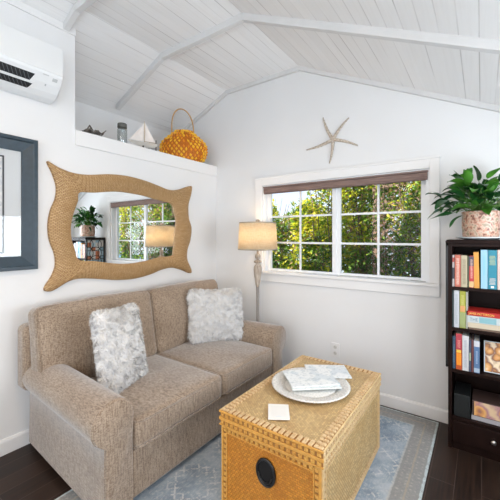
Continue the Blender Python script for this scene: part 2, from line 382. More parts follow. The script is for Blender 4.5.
# main window
m = MB(); GY = 0.07
for a in ((0.562, 0.645, -0.022, 0, 0.94, 1.995), (2.175, 2.243, -0.022, 0, 0.94, 1.995), (0.645, 2.175, -0.022, 0, 1.92, 1.995), (0.575, 2.230, -0.020, 0, 0.935, 1.018)): m.box(*a)
m.box(0.555, 2.250, -0.030, -0.0, 1.990, 2.008)
w1 = struct(m.build('window_1', TRIM, bevel=0.003))
m = MB(); m.box(0.560, 2.246, -0.045, 0.0, 1.016, 1.040); m.box(0.645, 2.175, 0.0, 0.06, 1.022, 1.040); m.build('window_sill', TRIM, w1, bevel=0.004)
m = MB()
for a in ((0.645, 0.672, 0.0, 0.12, 1.035, 1.92), (2.148, 2.175, 0.0, 0.12, 1.035, 1.92), (0.672, 2.148, 0.0, 0.12, 1.895, 1.92)): m.box(*a)
m.build('window_frame', VINYL, w1)
def sash(x0, x1, yo, sl, sr):
    m = MB(); z0, z1 = 1.042, 1.895
    m.box(x0, x0+sl, yo, yo+0.03, z0, z1); m.box(x1-sr, x1, yo, yo+0.03, z0, z1)
    m.box(x0+sl, x1-sr, yo, yo+0.03, z0, z0+0.022); m.box(x0+sl, x1-sr, yo, yo+0.03, z1-0.03, z1)
    s_ = m.build('sash', VINYL, w1, bevel=0.003)
    mm = MB(); xc = (x0+sl+x1-sr)/2
    mm.box(xc-0.009, xc+0.009, yo+0.010, yo+0.022, z0, z1)
    for z in (1.332, 1.597): mm.box(x0+sl, x1-sr, yo+0.011, yo+0.021, z-0.009, z+0.009)
    mm.build('muntin', VINYL, s_)
    g = MB(); g.box(x0+sl-0.005, x1-sr+0.005, yo+0.014, yo+0.018, z0+0.01, z1-0.02); g.build('glass_pane', GLASS, s_)
sash(0.672, 1.415, 0.045, 0.042, 0.040); sash(1.405, 2.148, 0.058, 0.045, 0.042)
q = NT('woven_wood_blind'); p = q.obj(); q.P(Base_Color=q.ramp(q.noise(1, 3, q.scaled(p, (6, 60, 260))), [(0.35, (0.16, 0.10, 0.085)), (0.65, (0.30, 0.205, 0.175))]), Roughness=0.8)
BLD = q.m
rb = thing('roller_blind', (1.406, 0.02, 1.833), 'rolled-up brown woven blind across the top of the white window', 'blind')
m = MB(); m.prism([(0.0, 1.895), (-0.012, 1.890), (-0.014, 1.86), (-0.010, 1.838), (0.0, 1.834), (0.03, 1.836), (0.038, 1.86), (0.034, 1.893)], 'x', 0.658, 2.160); m.build('rolled_fabric', BLD, rb, bevel=0.002)
m = MB(); m.box(0.654, 2.164, -0.016, 0.044, 1.894, 1.908); m.build('headrail', plain('blind_rail', (0.22, 0.15, 0.13), 0.6), rb, bevel=0.002)
m = MB(); m.box(0.672, 2.148, -0.017, -0.010, 1.829, 1.837); m.build('bottom_rail', plain('blind_rail_dark', (0.12, 0.075, 0.06), 0.6), rb)

# ------------------------------------------------------------ outside
q = NT('garden_ground'); p = q.obj(); q.P(Base_Color=q.ramp(q.noise(3, 4, p), [(0.35, (0.10, 0.09, 0.05)), (0.65, (0.16, 0.20, 0.07))]), Roughness=0.95)
m = MB(); m.box(-8, 9, 0.12, 9, -0.35, -0.25); o = m.build('ground', q.m); struct(o)
q = NT('sea_water'); p = q.obj(); q.P(Base_Color=(0.06, 0.24, 0.42), Roughness=0.25); q.bump(q.noise(2, 4, p), 0.4, 0.1)
m = MB(); m.box(4.5, 160, -120, 60, -4.2, -4.0); struct(m.build('sea', q.m))
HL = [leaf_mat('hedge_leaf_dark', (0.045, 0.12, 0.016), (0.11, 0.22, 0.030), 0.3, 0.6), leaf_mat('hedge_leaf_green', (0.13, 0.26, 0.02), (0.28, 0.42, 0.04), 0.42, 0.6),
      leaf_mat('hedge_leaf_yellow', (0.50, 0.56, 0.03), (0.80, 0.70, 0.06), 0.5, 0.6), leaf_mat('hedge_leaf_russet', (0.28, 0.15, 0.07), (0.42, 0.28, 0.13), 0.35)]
STEM = plain('twig_bark', (0.16, 0.11, 0.075), 0.9)
def shrub(x, y, h, w, n, label, mix, name='leafy_shrub', ls=1.0):
    t = thing(name, (x, y, -0.25), label, 'shrub', 'shrubs outside the window')
    st = MB(); tips = []
    for i in range(9):
        a = random.uniform(0, 2*PI); bx = x+0.08*math.cos(a); by = y+0.06*math.sin(a)
        px, py, pz = bx, by, -0.25; pts = [(px, py, pz)]
        H_ = h*random.uniform(0.7, 0.98)
        for k in range(1, 8):
            u = k/7; px = bx + w*0.8*u*math.cos(a) + random.uniform(-.04, .04); py = by + 0.25*u*math.sin(a) + random.uniform(-.03, .03)
            pts.append((px, py, -0.25 + (H_+0.25)*u))
        st.tube(pts, [0.014*(1-0.8*k/7) for k in range(8)], 5); tips += pts[2:]
    st.build('stem', STEM, t, smooth=True)
    f = MB()
    for i in range(int(n*(2.5 if ls == 1.0 else 2.6))):
        u = random.random(); z = -0.1 + (h+0.1)*u
        ww = w*(0.75+0.35*math.sin(5*u+x*3)) * (1 if u < 0.85 else (1-u)/0.15*0.8+0.2)
        px = x + random.uniform(-1, 1)*ww; py = y + random.uniform(-0.27, 0.27); pz = z + random.uniform(-.05, .05)
        if noise.noise(Vector((px*5, py*5, pz*5))) < -0.30: continue
        L = ls*random.uniform(0.045, 0.085); W = L*random.uniform(0.45, 0.62)
        d = Vector((random.uniform(-1, 1), random.uniform(-1, 0.3), random.uniform(-0.9, 0.7))).normalized()
        sdv = d.cross(Vector((random.uniform(-.4, .4), random.uniform(-.4, .4), 1))).normalized(); nn = d.cross(sdv)
        b = Vector((px, py, pz))
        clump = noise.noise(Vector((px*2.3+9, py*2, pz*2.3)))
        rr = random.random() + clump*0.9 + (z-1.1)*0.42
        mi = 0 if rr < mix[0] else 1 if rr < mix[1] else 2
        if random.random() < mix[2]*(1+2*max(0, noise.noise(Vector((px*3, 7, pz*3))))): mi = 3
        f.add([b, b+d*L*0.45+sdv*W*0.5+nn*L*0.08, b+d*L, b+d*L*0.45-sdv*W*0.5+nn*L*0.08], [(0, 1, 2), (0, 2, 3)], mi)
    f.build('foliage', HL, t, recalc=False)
specs = [(-1.15, 1.75, 2.15, 0.45, 1700, 'leafy hedge shrub seen at the far left edge of the left window sash', (0.45, 0.95, 0.06)),
         (-0.35, 1.55, 1.93, 0.50, 2600, 'sunlit yellow-green shrub below the open sky in the left window sash', (0.30, 0.72, 0.05)),
         (0.45, 1.60, 1.90, 0.46, 2600, 'bright green shrub behind the middle of the left window sash', (0.32, 0.75, 0.06)),
         (0.92, 1.35, 2.55, 0.36, 2600, 'tall yellow-green shrub just left of the window mullion', (0.38, 0.80, 0.05)),
         (1.45, 1.50, 2.60, 0.38, 2500, 'shrub with russet leaves just right of the window mullion', (0.55, 1.05, 0.16)),
         (2.05, 1.35, 2.60, 0.40, 2600, 'dark green shrub in the middle of the right window sash', (0.70, 1.25, 0.12)),
         (2.75, 1.55, 2.60, 0.45, 2300, 'dark green shrub behind the right end of the window', (0.75, 1.30, 0.10))]
specs += [(3.55, 1.45, 2.4, 0.42, 1600, 'green shrub beyond the right edge of the window, seen in the wall mirror', (0.40, 0.9, 0.05)),
          (4.45, 1.75, 2.2, 0.45, 1400, 'light green shrub furthest right outside, seen in the wall mirror', (0.30, 0.7, 0.05))]
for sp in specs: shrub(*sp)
for (x, y, h, w, n, lb) in ((-1.55, 3.0, 2.30, 0.75, 2000, 'broad-leaved bush behind the hedge at the left end of the window'), (-0.35, 3.0, 1.95, 0.75, 2000, 'broad-leaved bush behind the hedge below the open sky'),
                            (0.85, 3.0, 2.75, 0.75, 2300, 'tall broad-leaved bush behind the hedge near the mullion'), (2.05, 3.1, 2.9, 0.75, 2300, 'broad-leaved bush behind the lattice fence, right of the mullion'),
                            (3.30, 3.1, 2.9, 0.75, 2200, 'broad-leaved bush behind the lattice fence at the right end of the window'), (4.6, 3.1, 2.7, 0.75, 1800, 'broad-leaved bush behind the far right end of the lattice fence')):
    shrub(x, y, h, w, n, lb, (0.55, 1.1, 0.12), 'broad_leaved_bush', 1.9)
t = thing('lattice_fence', (1.6, 2.15, -0.25), 'weathered diagonal lattice fence seen through the leaves behind the window', 'fence')
LAT = plain('weathered_lattice', (0.30, 0.20, 0.15), 0.85, var=0.2)
m = MB(); 
for dr_ in (1, -1):
    c = -1.2
    while c < 6.2:
        a0 = Vector((c, 2.15+0.006*dr_, -0.2)); a1 = Vector((c+dr_*2.3, 2.15+0.006*dr_, 2.1))
        d = (a1-a0).normalized(); n_ = Vector((0, 0.005, 0)); sd = Vector((-d.z, 0, d.x))*0.017
        # clip to the panel
        t0, t1 = 0.0, 1.0
        for lim, sg in ((1.25, 1), (5.2, -1)):
            dxx = (a1-a0).x
            tt = (lim-a0.x)/dxx
            if sg*dxx > 0: t0 = max(t0, tt)
            else: t1 = min(t1, tt)
        if t1 > t0+0.02 and t1 > 0 and t0 < 1:
            p0, p1 = a0.lerp(a1, t0), a0.lerp(a1, t1)
            vs_ = [p+s1*sd+s2*n_ for p in (p0, p1) for s1 in (-1, 1) for s2 in (-1, 1)]
            m.add(vs_, [(0,1,3,2),(4,6,7,5),(0,4,5,1),(2,3,7,6),(0,2,6,4),(1,5,7,3)])
        c += 0.15
m.build('lattice_panel', LAT, t)
for x in (1.22, 2.55, 3.9, 5.2):
    m = MB(); m.box(x-0.045, x+0.045, 2.17, 2.26, -0.25, 2.2); m.build('post', LAT, t)
m = MB(); m.box(1.2, 5.24, 2.12, 2.18, 2.1, 2.14); m.build('top_rail', LAT, t)

# ------------------------------------------------------------ rug
rx0, rx1, ry0, ry1 = 0.66, 2.24, -3.35, -0.045
m = MB(); N = 60
m.box(rx0, rx1, ry0, ry1, 0.0, 0.008)
rug = tag(m.build('area_rug', rug_mat(rx0, rx1, ry0, ry1), bevel=0.003), 'worn blue-grey rug with faded ornament on the dark wooden floor', 'rug')

# ------------------------------------------------------------ cushions
def rounded(hx, hy, hz, r, puff=(0, 0, 0), n=22, pinch=0):
    m = MB(); h = (hx, hy, hz)
    ts = [math.sin(PI/2*(2*i/n-1)) for i in range(n+1)]
    for ax in range(3):
        for sg in (-1, 1):
            vs = []
            for i in range(n+1):
                for j in range(n+1):
                    p = [0, 0, 0]; p[ax] = sg; p[(ax+1) % 3] = ts[i]; p[(ax+2) % 3] = ts[j]
                    q = Vector([p[k]*h[k] for k in range(3)])
                    c = Vector([max(-(h[k]-r), min(h[k]-r, q[k])) for k in range(3)])
                    d = q-c
                    o = c + (d.normalized()*r if d.length > 1e-9 else d)
                    t = [o[k]/h[k] for k in range(3)]
                    ex = Vector((0, 0, 0))
                    for k in range(3):
                        a, b = t[(k+1) % 3], t[(k+2) % 3]
                        ex[k] = t[k]*puff[k]*max(0, 1-a*a)*max(0, 1-b*b)
                    vs.append(o+ex)
            fs = []
            for i in range(n):
                for j in range(n):
                    a = i*(n+1)+j; fs.append((a, a+1, a+n+2, a+n+1) if sg > 0 else (a, a+n+1, a+n+2, a+1))
            m.add(vs, fs)
    return m
def loop_pts(hx, hy, z, r, n=6):
    pts = []
    for cx, cy, a0 in ((hx-r, hy-r, 0), (-hx+r, hy-r, 90), (-hx+r, -hy+r, 180), (hx-r, -hy+r, 270)):
        for k in range(n+1):
            a = R(a0+90*k/n); pts.append(Vector((cx+r*math.cos(a), cy+r*math.sin(a), z)))
    return pts

# ------------------------------------------------------------ loveseat
sofa = thing('loveseat', (0.55, -1.14, 0.0), 'taupe two-seat sofa with rolled arms against the white wall under the wicker mirror', 'sofa')
ys0, ys1 = -1.985, -0.295
m = rounded(0.46, 0.70, 0.13, 0.02); m.xf(Matrix.Translation((0.575, -1.14, 0.165))); m.build('base', FAB, sofa, smooth=True, weld=True)
m = rounded(0.075, 0.855, 0.21, 0.045, puff=(0.012, 0.0, 0.0)); m.xf(Matrix.Translation((0.115, -1.152, 0.625))); m.build('back_frame', FAB, sofa, smooth=True, weld=True)
def arm(sgn, y_out):                         # sgn -1: roll bulges towards -y
    prof = []; yi = y_out - sgn*0.150; c = (y_out - sgn*0.045, 0.500); r = 0.112
    prof.append((y_out, 0.04)); prof.append((y_out, 0.25)); prof.append((y_out, 0.395))
    a0 = -145
    for k in range(0, 23):
        a = R(215 - (215-(-5))*k/22)          # from lower outside over the top to inside
        prof.append((c[0] - sgn*(math.cos(a))*r, c[1] + math.sin(a)*r))
    prof.append((yi, 0.40)); prof.append((yi, 0.04))
    m = MB(); xs = [0.06, 0.08, 0.3, 0.6, 0.9, 1.02, 1.045, 1.058, 1.062]; sc = [0.96, 1, 1, 1, 1, 1, 0.985, 0.95, 0.90]
    n = len(prof); cy = (y_out+yi)/2; cz = 0.34
    vs = []
    for x, s in zip(xs, sc):
        for (y, z) in prof:
            # shrink inwards by a fixed rim for a rounded front edge
            dy, dz = y-cy, z-cz; L = math.hypot(dy, dz); k = (1-(1-s)*0.12/max(L, 0.05)) if z > 0.06 else 1
            k = max(k, 0.85)
            vs.append((x, cy+dy*k - sgn*0.055*(1.06-x)/0.96, cz+dz*k))
    fs = []
    for i in range(len(xs)-1):
        for k in range(n-1):
            fs.append((i*n+k, i*n+k+1, (i+1)*n+k+1, (i+1)*n+k))
        fs.append((i*n+n-1, i*n, (i+1)*n, (i+1)*n+n-1))
    fs.append(tuple(range(n))); fs.append(tuple(reversed(range((len(xs)-1)*n, len(xs)*n))))
    m.add(vs, fs)
    a_ = m.build('armrest', FAB, sofa, smooth=True, auto=50)
    # piping seam around the rolled front
    pts = [Vector((1.052, cy+(y-cy)*0.985, cz+(z-cz)*0.985)) for (y, z) in prof]
    pm = MB(); pm.tube(pts, 0.0035, 6); pm.build('piping', FAB, a_, smooth=True)
arm(-1, -1.992); arm(1, -0.318)
for yc, w in ((-1.484, 0.346), (-0.807, 0.328)):
    m = rounded(0.405, w, 0.078, 0.035, puff=(0.0, 0.0, 0.030)); Mx = Matrix.Translation((0.660, yc, 0.375)); m.xf(Mx)
    for v in m.v:                            # slight sag and front bulge
        if v.z > 0.375: v.z += 0.006*noise.noise(Vector((v.x*6, v.y*6, 3)))
    s_ = m.build('seat_cushion', FAB, sofa, smooth=True, weld=True)
    for dz in (0.066, -0.066):
        pm = MB(); pts = [Mx @ v for v in loop_pts(0.403, w-0.002, dz, 0.05)]; pm.tube(pts, 0.0045, 6, closed=True); pm.build('piping', PIPE if 0 else FAB, s_, smooth=True)
for yc, hw_c in ((-1.560, 0.425), (-0.722, 0.410)):
    m = rounded(0.085, hw_c, 0.268, 0.05, puff=(0.055, 0, 0.012))
    for v in m.v:                            # soft, slightly slumped
        v.x += 0.012*noise.noise(Vector((v.y*4+yc, v.z*5, 1))); v.z += 0.008*noise.noise(Vector((v.y*5+yc, 2, v.x*5)))
    Mx = Matrix.Translation((0.262, yc, 0.688)) @ Matrix.Rotation(R(-11), 4, 'Y')
    # parts over the arms start above them
    s_sign = -1 if yc < -1.1 else 1
    m.xf(Mx); s_ = m.build('back_cushion', FAB, sofa, smooth=True, weld=True)
    pm = MB(); base = loop_pts(0.262, hw_c-0.006, 0, 0.06)
    pts = [Mx @ Vector((0.066, p.y, p.x)) for p in base]; pm.tube(pts, 0.0045, 6, closed=True); pm.build('piping', FAB, s_, smooth=True)
for x in (0.14, 0.98):
    for y in (-1.90, -0.38):
        m = MB(); m.lathe([(0.022, 0.008), (0.028, 0.045)], (x, y, 0), 12); m.build('leg', ESP, sofa)

# ------------------------------------------------------------ fluffy throw pillows
def fluffy(label, loc, face_dir, lean, roll, hw, hh, th, seed, ntuft=15000):
    rnd = random.Random(seed)
    m = rounded(th, hw, hh, min(th*0.95, 0.05), puff=(0.045, 0, 0), n=16)
    for v in m.v:                            # pillow corners pinch
        a, b = abs(v.y)/hw, abs(v.z)/hh
        v.x *= 1 - 0.55*max(a, b)**3; v.y *= 1 - 0.07*(1-b*b); v.z *= 1 - 0.07*(1-a*a)
    tris = []
    for f in m.f:
        a, b, c, d = [m.v[i] for i in f]; ar = (b-a).cross(d-a).length
        tris.append((ar, a, b, c, d))
    tot = sum(t[0] for t in tris); cum = []; s = 0
    for t_ in tris: s += t_[0]; cum.append(s)
    import bisect
    for k in range(ntuft):
        t_ = tris[min(len(tris)-1, bisect.bisect(cum, rnd.random()*tot))]; _, a, b, c, d = t_
        u, w = rnd.random(), rnd.random()
        p = a.lerp(b, u).lerp(d.lerp(c, u), w); n = (d-a).cross(b-a)
        if n.length < 1e-10: continue
        n.normalize()
        cl = noise.noise_vector(p*28+Vector((seed, 0, 0)))
        tdir = Vector((rnd.uniform(-1, 1), rnd.uniform(-1, 1), rnd.uniform(-1, 1)))*0.45 + cl*1.6 + Vector((0, 0, -0.15))
        tdir -= n*tdir.dot(n)
        L = rnd.uniform(0.022, 0.038); wd = rnd.uniform(0.0014, 0.0028)
        g = (n*0.9+tdir*0.7).normalized(); g2 = (n*0.15+tdir*1.2+Vector((0, 0, -0.2))).normalized()
        sd = g.cross(n+tdir*0.3+Vector((0.01, 0, 0))); 
        if sd.length < 1e-6: continue
        sd.normalize(); mid = p+g*L*0.55; tip = mid+g2*L*0.6
        m.add([p-sd*wd, p+sd*wd, mid+sd*wd*0.9, mid-sd*wd*0.9, tip], [(0, 1, 2, 3), (3, 2, 4)], 1 if noise.noise(p*62+Vector((seed, 5, 0))) > 0.18 else (2 if rnd.random() < 0.2 else 0))
    az = math.atan2(face_dir[1], face_dir[0])
    Mx = Matrix.Translation(loc) @ Matrix.Rotation(az, 4, 'Z') @ Matrix.Rotation(R(-lean), 4, 'Y') @ Matrix.Rotation(R(roll), 4, 'X')
    m.xf(Mx)
    return tag(m.build('throw_pillow', FUR, smooth=True, recalc=False), label, 'pillow', 'white fluffy pillows on the sofa')
fluffy('fluffy white pillow on the sofa beside its near, left arm', (0.615, -1.622, 0.670), (0.93, 0.30), 12, -3, 0.190, 0.272, 0.055, 3)
fluffy('fluffy white pillow on the sofa beside its far arm, nearest the window', (0.560, -0.638, 0.697), (0.86, -0.50), 15, -2, 0.252, 0.225, 0.05, 11)

# ------------------------------------------------------------ wicker trunk
TX0, TX1, TY0, TY1, TZ = 1.392, 1.955, -1.552, -0.602, 0.50
trunk = thing('wicker_trunk', ((TX0+TX1)/2, (TY0+TY1)/2, 0.008), 'woven wicker trunk used as a coffee table on the rug before the sofa', 'trunk')
def weave_panel(m, o, ux, uy, n, w, h, pu=0.017, pv=0.0105, amp=0.0026, mi=0):
    """basket weave relief: o origin, ux/uy unit axes, n outward normal"""
    nu = max(4, int(w/pu*8)); nv = max(4, int(h/pv*5)); vs = []
    for j in range(nv+1):
        v = h*j/nv; row = int(v/pv)
        for i in range(nu+1):
            u = w*i/nu
            hgt = abs(math.sin(PI*v/pv))**0.6 * (0.55-0.45*math.cos(2*PI*(u/pu) + PI*(row % 2)))
            vs.append(o+ux*u+uy*v+n*(amp*hgt))
    fs = [(j*(nu+1)+i, j*(nu+1)+i+1, (j+1)*(nu+1)+i+1, (j+1)*(nu+1)+i) for j in range(nv) for i in range(nu)]
    m.add(vs, fs, mi); m.uv = [(w*i/nu/pu, h*j/nv/pv) for j in range(nv+1) for i in range(nu+1)]
def wrap_bar(m, p0, p1, n, width, height, pitch, mi=0):
    """a binding strip from p0 to p1: a row of cane wraps across a core; n outward normal"""
    p0, p1, n = Vector(p0), Vector(p1), Vector(n).normalized(); d = p1-p0; L = d.length; d.normalize(); s = d.cross(n).normalized()
    k = max(1, round(L/pitch)); st = L/k
    for i in range(k):
        c = p0+d*st*(i+0.5); hw = width/2
        rows = []
        for t_ in (-0.32, -0.22, 0.22, 0.32):
            hh = height*(0.55 if abs(t_) > 0.3 else 1.0)
            rows.append([c+d*st*t_+s*(-hw)-n*0.002, c+d*st*t_+s*(-hw)+n*hh*0.45, c+d*st*t_+s*(-hw*0.72)+n*hh, c+d*st*t_+s*hw*0.72+n*hh, c+d*st*t_+s*hw+n*hh*0.45, c+d*st*t_+s*hw-n*0.002])
        vs = [v for r_ in rows for v in r_]
        fs = [(r_*6+q_, r_*6+q_+1, (r_+1)*6+q_+1, (r_+1)*6+q_) for r_ in range(3) for q_ in range(5)]
        fs += [(0, 1, 2, 3, 4, 5), (18, 19, 20, 21, 22, 23)]
        m.add(vs, fs, mi)
X, Y, Z = Vector((1, 0, 0)), Vector((0, 1, 0)), Vector((0, 0, 1))
zl = 0.418     # underside of the lid
b0 = 0.018
m = MB(); m.box(TX0+0.008, TX1-0.008, TY0+0.008, TY1-0.008, b0, zl); body = m.build('body', DKGAP, trunk)
ins = 0.008
def side_panel(name, o, ux, w, n, mat_, bmat):
    z0 = b0; h = zl-b0
    m = MB(); weave_panel(m, o+ux*0.035+Z*(z0+0.03)+n*0.001, ux, Z, n, w-0.07, h-0.055); pn = m.build(name, mat_, body, smooth=True)
    bm_ = MB(); bw = 0.032
    wrap_bar(bm_, o+ux*0.020+Z*z0, o+ux*0.020+Z*(zl-0.004), n, 0.020, 0.008, 0.0290)
    wrap_bar(bm_, o+ux*(w-0.020)+Z*z0, o+ux*(w-0.020)+Z*(zl-0.004), n, 0.020, 0.008, 0.0290)
    wrap_bar(bm_, o+ux*bw+Z*(zl-0.017), o+ux*(w-bw)+Z*(zl-0.017), n, 0.018, 0.008, 0.0290)
    wrap_bar(bm_, o+ux*bw+Z*(z0+0.015), o+ux*(w-bw)+Z*(z0+0.015), n, 0.026, 0.008, 0.0290)
    eb = bm_.build('edge_binding', bmat, pn)
    rl = MB()
    for (u0, u1, za, zb_) in ((0, 0.010, z0, zl), (w-0.010, w, z0, zl), (0.030, 0.0345, z0, zl), (w-0.0345, w-0.030, z0, zl), (0.01, w-0.01, zl-0.008, zl), (0.035, w-0.035, zl-0.030, zl-0.026), (0.01, w-0.01, z0, z0+0.006)):
        c0, c1 = o+ux*u0, o+ux*u1; a_, b_ = c0-n*0.002, c1+n*0.0085
        rl.box(min(a_.x, b_.x), max(a_.x, b_.x), min(a_.y, b_.y), max(a_.y, b_.y), za, zb_)
    rl.build('edge_rail', RAILA if bmat is BINDA else RAILN, eb) if 0 else rl.build('edge_rail', RAILA if bmat is BINDA else RAILN, body)
    return pn
W_, D_ = TX1-TX0-2*ins, TY1-TY0-2*ins
fp = side_panel('end_panel', Vector((TX0+ins, TY0+ins, 0)), X, W_, -Y, AMBER, BINDA)
side_panel('end_panel', Vector((TX1-ins, TY1-ins, 0)), -X, W_, Y, AMBER, BINDA)
side_panel('side_panel', Vector((TX1-ins, TY0+ins, 0)), Y, D_, X, WICK, BIND)
side_panel('side_panel', Vector((TX0+ins, TY1-ins, 0)), -Y, D_, -X, WICK, BIND)
fp['label'] = 'amber woven end panel with an oval hand hole'
# oval hand hole with a dark rim
hc = Vector((1.672, TY0+ins-0.006, 0.287)); m = MB()
m.add([hc+Vector((0.046*math.cos(2*PI*k/28), -0.002, 0.058*math.sin(2*PI*k/28))) for k in range(28)], [tuple(range(28))]); m.build('hand_hole', plain('hole_dark', (0.004, 0.003, 0.003), 0.9), trunk)
m = MB(); m.tube([hc+Vector((0.049*math.cos(2*PI*k/28), -0.004, 0.061*math.sin(2*PI*k/28))) for k in range(28)], 0.0065, 8, closed=True)
m.tube([hc+Vector((0.037*math.cos(R(a)), -0.010, 0.046*math.sin(R(a)))) for a in range(190, 351, 10)], 0.004, 6)
m.build('handle_ring', BLACK, trunk, smooth=True)
# lid
m = MB(); m.box(TX0, TX1, TY0, TY1, zl+0.004, TZ-0.006); lid = m.build('lid', DKGAP, trunk)
m = MB(); weave_panel(m, Vector((TX0+0.040, TY0+0.040, TZ-0.006)), Y, X, Z, TY1-TY0-0.08, TX1-TX0-0.08, pu=0.016, pv=0.0100, amp=0.0022)
m.build('lid_weave', weave_mat('lid_wicker', (0.68, 0.48, 0.22), (0.80, 0.60, 0.32), (0.36, 0.20, 0.07), True), lid, smooth=True, recalc=True)
m = MB(); zt = TZ-0.006; bw = 0.021
for off in (0.012, 0.033):
    for (a, b) in (((TX0+off, TY0), (TX0+off, TY1)), ((TX1-off, TY0), (TX1-off, TY1))):
        wrap_bar(m, (*a, zt), (*b, zt), Z, bw, 0.008, 0.0290)
    for y in (TY0+off, TY1-off): wrap_bar(m, (TX0+0.045, y, zt), (TX1-0.045, y, zt), Z, bw, 0.008, 0.0290)
m.build('lid_border', BIND, lid)
m = MB()
for z in (zl+0.019, zl+0.057):
    wrap_bar(m, (TX0, TY0, z), (TX1, TY0, z), -Y, 0.018, 0.007, 0.0290)
m.build('lid_end_binding', BINDA, lid); m = MB()
for z in (zl+0.019, zl+0.057): wrap_bar(m, (TX0, TY1, z), (TX1, TY1, z), Y, 0.018, 0.007, 0.0290)
m.build('lid_end_binding', BINDA, lid)
m = MB()
for z in (zl+0.019, zl+0.057):
    wrap_bar(m, (TX1, TY0, z), (TX1, TY1, z), X, 0.018, 0.007, 0.0290)
m.build('lid_side_binding', BIND, lid); m = MB()
for z in (zl+0.019, zl+0.057): wrap_bar(m, (TX0, TY0, z), (TX0, TY1, z), -X, 0.018, 0.007, 0.0290)
m.build('lid_side_binding', BIND, lid)
for x in (TX0+0.03, TX1-0.03):
    for y in (TY0+0.03, TY1-0.03): m = MB(); m.lathe([(0.016, 0.008), (0.018, b0+0.002)], (x, y, 0), 10); m.build('foot', DKGAP, trunk)

for (za, zb_) in ((zl+0.003, zl+0.009), (zl+0.030, zl+0.046), (zl+0.068, TZ-0.0035)):
    for (a_, mt, nm) in (((TX0-0.006, TX1+0.006, TY0-0.0065, TY0), RAILA, 'lid_rail'), ((TX0-0.006, TX1+0.006, TY1, TY1+0.0065), RAILA, 'lid_rail'), ((TX1, TX1+0.0065, TY0, TY1), RAILN, 'lid_rail'), ((TX0-0.0065, TX0, TY0, TY1), RAILN, 'lid_rail')):
        m = MB(); m.box(*a_, za, zb_); m.build(nm, mt, lid, bevel=0.002)
# on the trunk: charger, magazines, card
ZT = TZ+0.003
pc = (1.668, -1.055); ch = thing('charger_plate', (pc[0], pc[1], ZT), 'large round white woven tray with a ribbed rim on the trunk', 'tray')
CH = plain('whitewashed_rattan', (0.72, 0.70, 0.66), 0.6, var=0.2, vs=110)
m = MB(); prof = [(0.0, 0.003), (0.13, 0.003), (0.15, 0.005)]
m.lathe([(0.001, 0.002), (0.150, 0.002), (0.155, 0.006), (0.150, 0.009), (0.001, 0.009)], (pc[0], pc[1], ZT), 48); m.build('centre', CH, ch, smooth=True, auto=40)
m = MB(); n = 132; rings = [(0.148, 0.004), (0.152, 0.010), (0.180, 0.014), (0.205, 0.019), (0.222, 0.024), (0.229, 0.022), (0.226, 0.016), (0.19, 0.009), (0.15, 0.002)]
vs_ = []
for (r_, z_) in rings:
    for k in range(n):
        a = 2*PI*k/n; rr = r_+(0.0025*math.cos(PI*k) if r_ > 0.2 else 0); zz = z_+0.0030*math.cos(PI*k+ r_*160)
        vs_.append((pc[0]+rr*math.cos(a), pc[1]+rr*math.sin(a), ZT+max(zz, 0.001)))
fs_ = [(i*n+k, i*n+(k+1) % n, (i+1)*n+(k+1) % n, (i+1)*n+k) for i in range(len(rings)-1) for k in range(n)]
m.add(vs_, fs_); m.build('woven_rim', CH, ch, smooth=True)
def cover_mat(name, paper, blk, ink, seed):
    q = NT(name); p = q.obj()
    v = q.n('TexVoronoi', {'Scale': 9.0}, distance='CHEBYCHEV'); q.set(v.inputs['Vector'], q.scaled(p, (1, 1.4, 1)))
    f = q.ramp(v.outputs['Distance'], [(0.42+0.01*seed, (0, 0, 0)), (0.46+0.01*seed, (1, 1, 1))])
    n = q.noise(60, 3, p)
    c = q.mix(q.math('MULTIPLY', f, 0.45), paper, blk); c = q.mix(q.ramp(n, [(0.52, (0, 0, 0)), (0.60, (0.35,)*3)]), c, ink)
    q.P(Base_Color=c, Roughness=0.3); return q.m
PAGES = plain('page_edges', (0.80, 0.77, 0.70), 0.8)
def magazine(corners, z, th, mat_, label, col2=None):
    c = sum((Vector((*p, 0)) for p in corners), Vector())/4
    t = thing('magazine', (c.x, c.y, z), label, 'magazine', 'magazines on the white tray')
    P = [Vector((*p, 0)) for p in corners]
    def slab(m, a, b, k):
        vs = [c+(p-c)*k+Z*a for p in P]+[c+(p-c)*k+Z*b for p in P]
        m.add(vs, [(3, 2, 1, 0), (4, 5, 6, 7), (0, 1, 5, 4), (1, 2, 6, 5), (2, 3, 7, 6), (3, 0, 4, 7)])
    m = MB(); slab(m, z, z+0.0012, 1); slab(m, z+th-0.0012, z+th, 1); m.build('cover', mat_, t)
    m = MB(); slab(m, z+0.0012, z+th-0.0012, 0.985); m.build('pages', PAGES, t)
def quad(cx, cy, w, h, ang):
    a = R(ang); ux, uy = (math.cos(a), math.sin(a)), (-math.sin(a), math.cos(a))
    return [(cx+ux[0]*s*w/2+uy[0]*t*h/2, cy+ux[1]*s*w/2+uy[1]*t*h/2) for s, t in ((-1, -1), (1, -1), (1, 1), (-1, 1))]
CM1 = cover_mat('magazine_cover_blue', (0.74, 0.80, 0.80), (0.42, 0.55, 0.62), (0.35, 0.38, 0.40), 0)
CM2 = cover_mat('magazine_cover_white', (0.82, 0.83, 0.82), (0.50, 0.58, 0.64), (0.30, 0.36, 0.40), 2)
magazine(quad(1.690, -0.850, 0.20, 0.265, -57), ZT+0.0255, 0.004, CM2, 'white magazine sticking out behind the stack towards the window')
magazine(quad(1.672, -1.040, 0.225, 0.285, -50), ZT+0.0300, 0.008, CM1, 'pale blue magazine under the top one on the tray')
magazine(quad(1.655, -1.030, 0.225, 0.285, -46), ZT+0.0385, 0.007, CM2, 'topmost pale magazine on the tray, a little twisted')
q = NT('card_face'); p = q.obj(); v = q.n('TexVoronoi', {'Scale': 14.0}); q.set(v.inputs['Vector'], p)
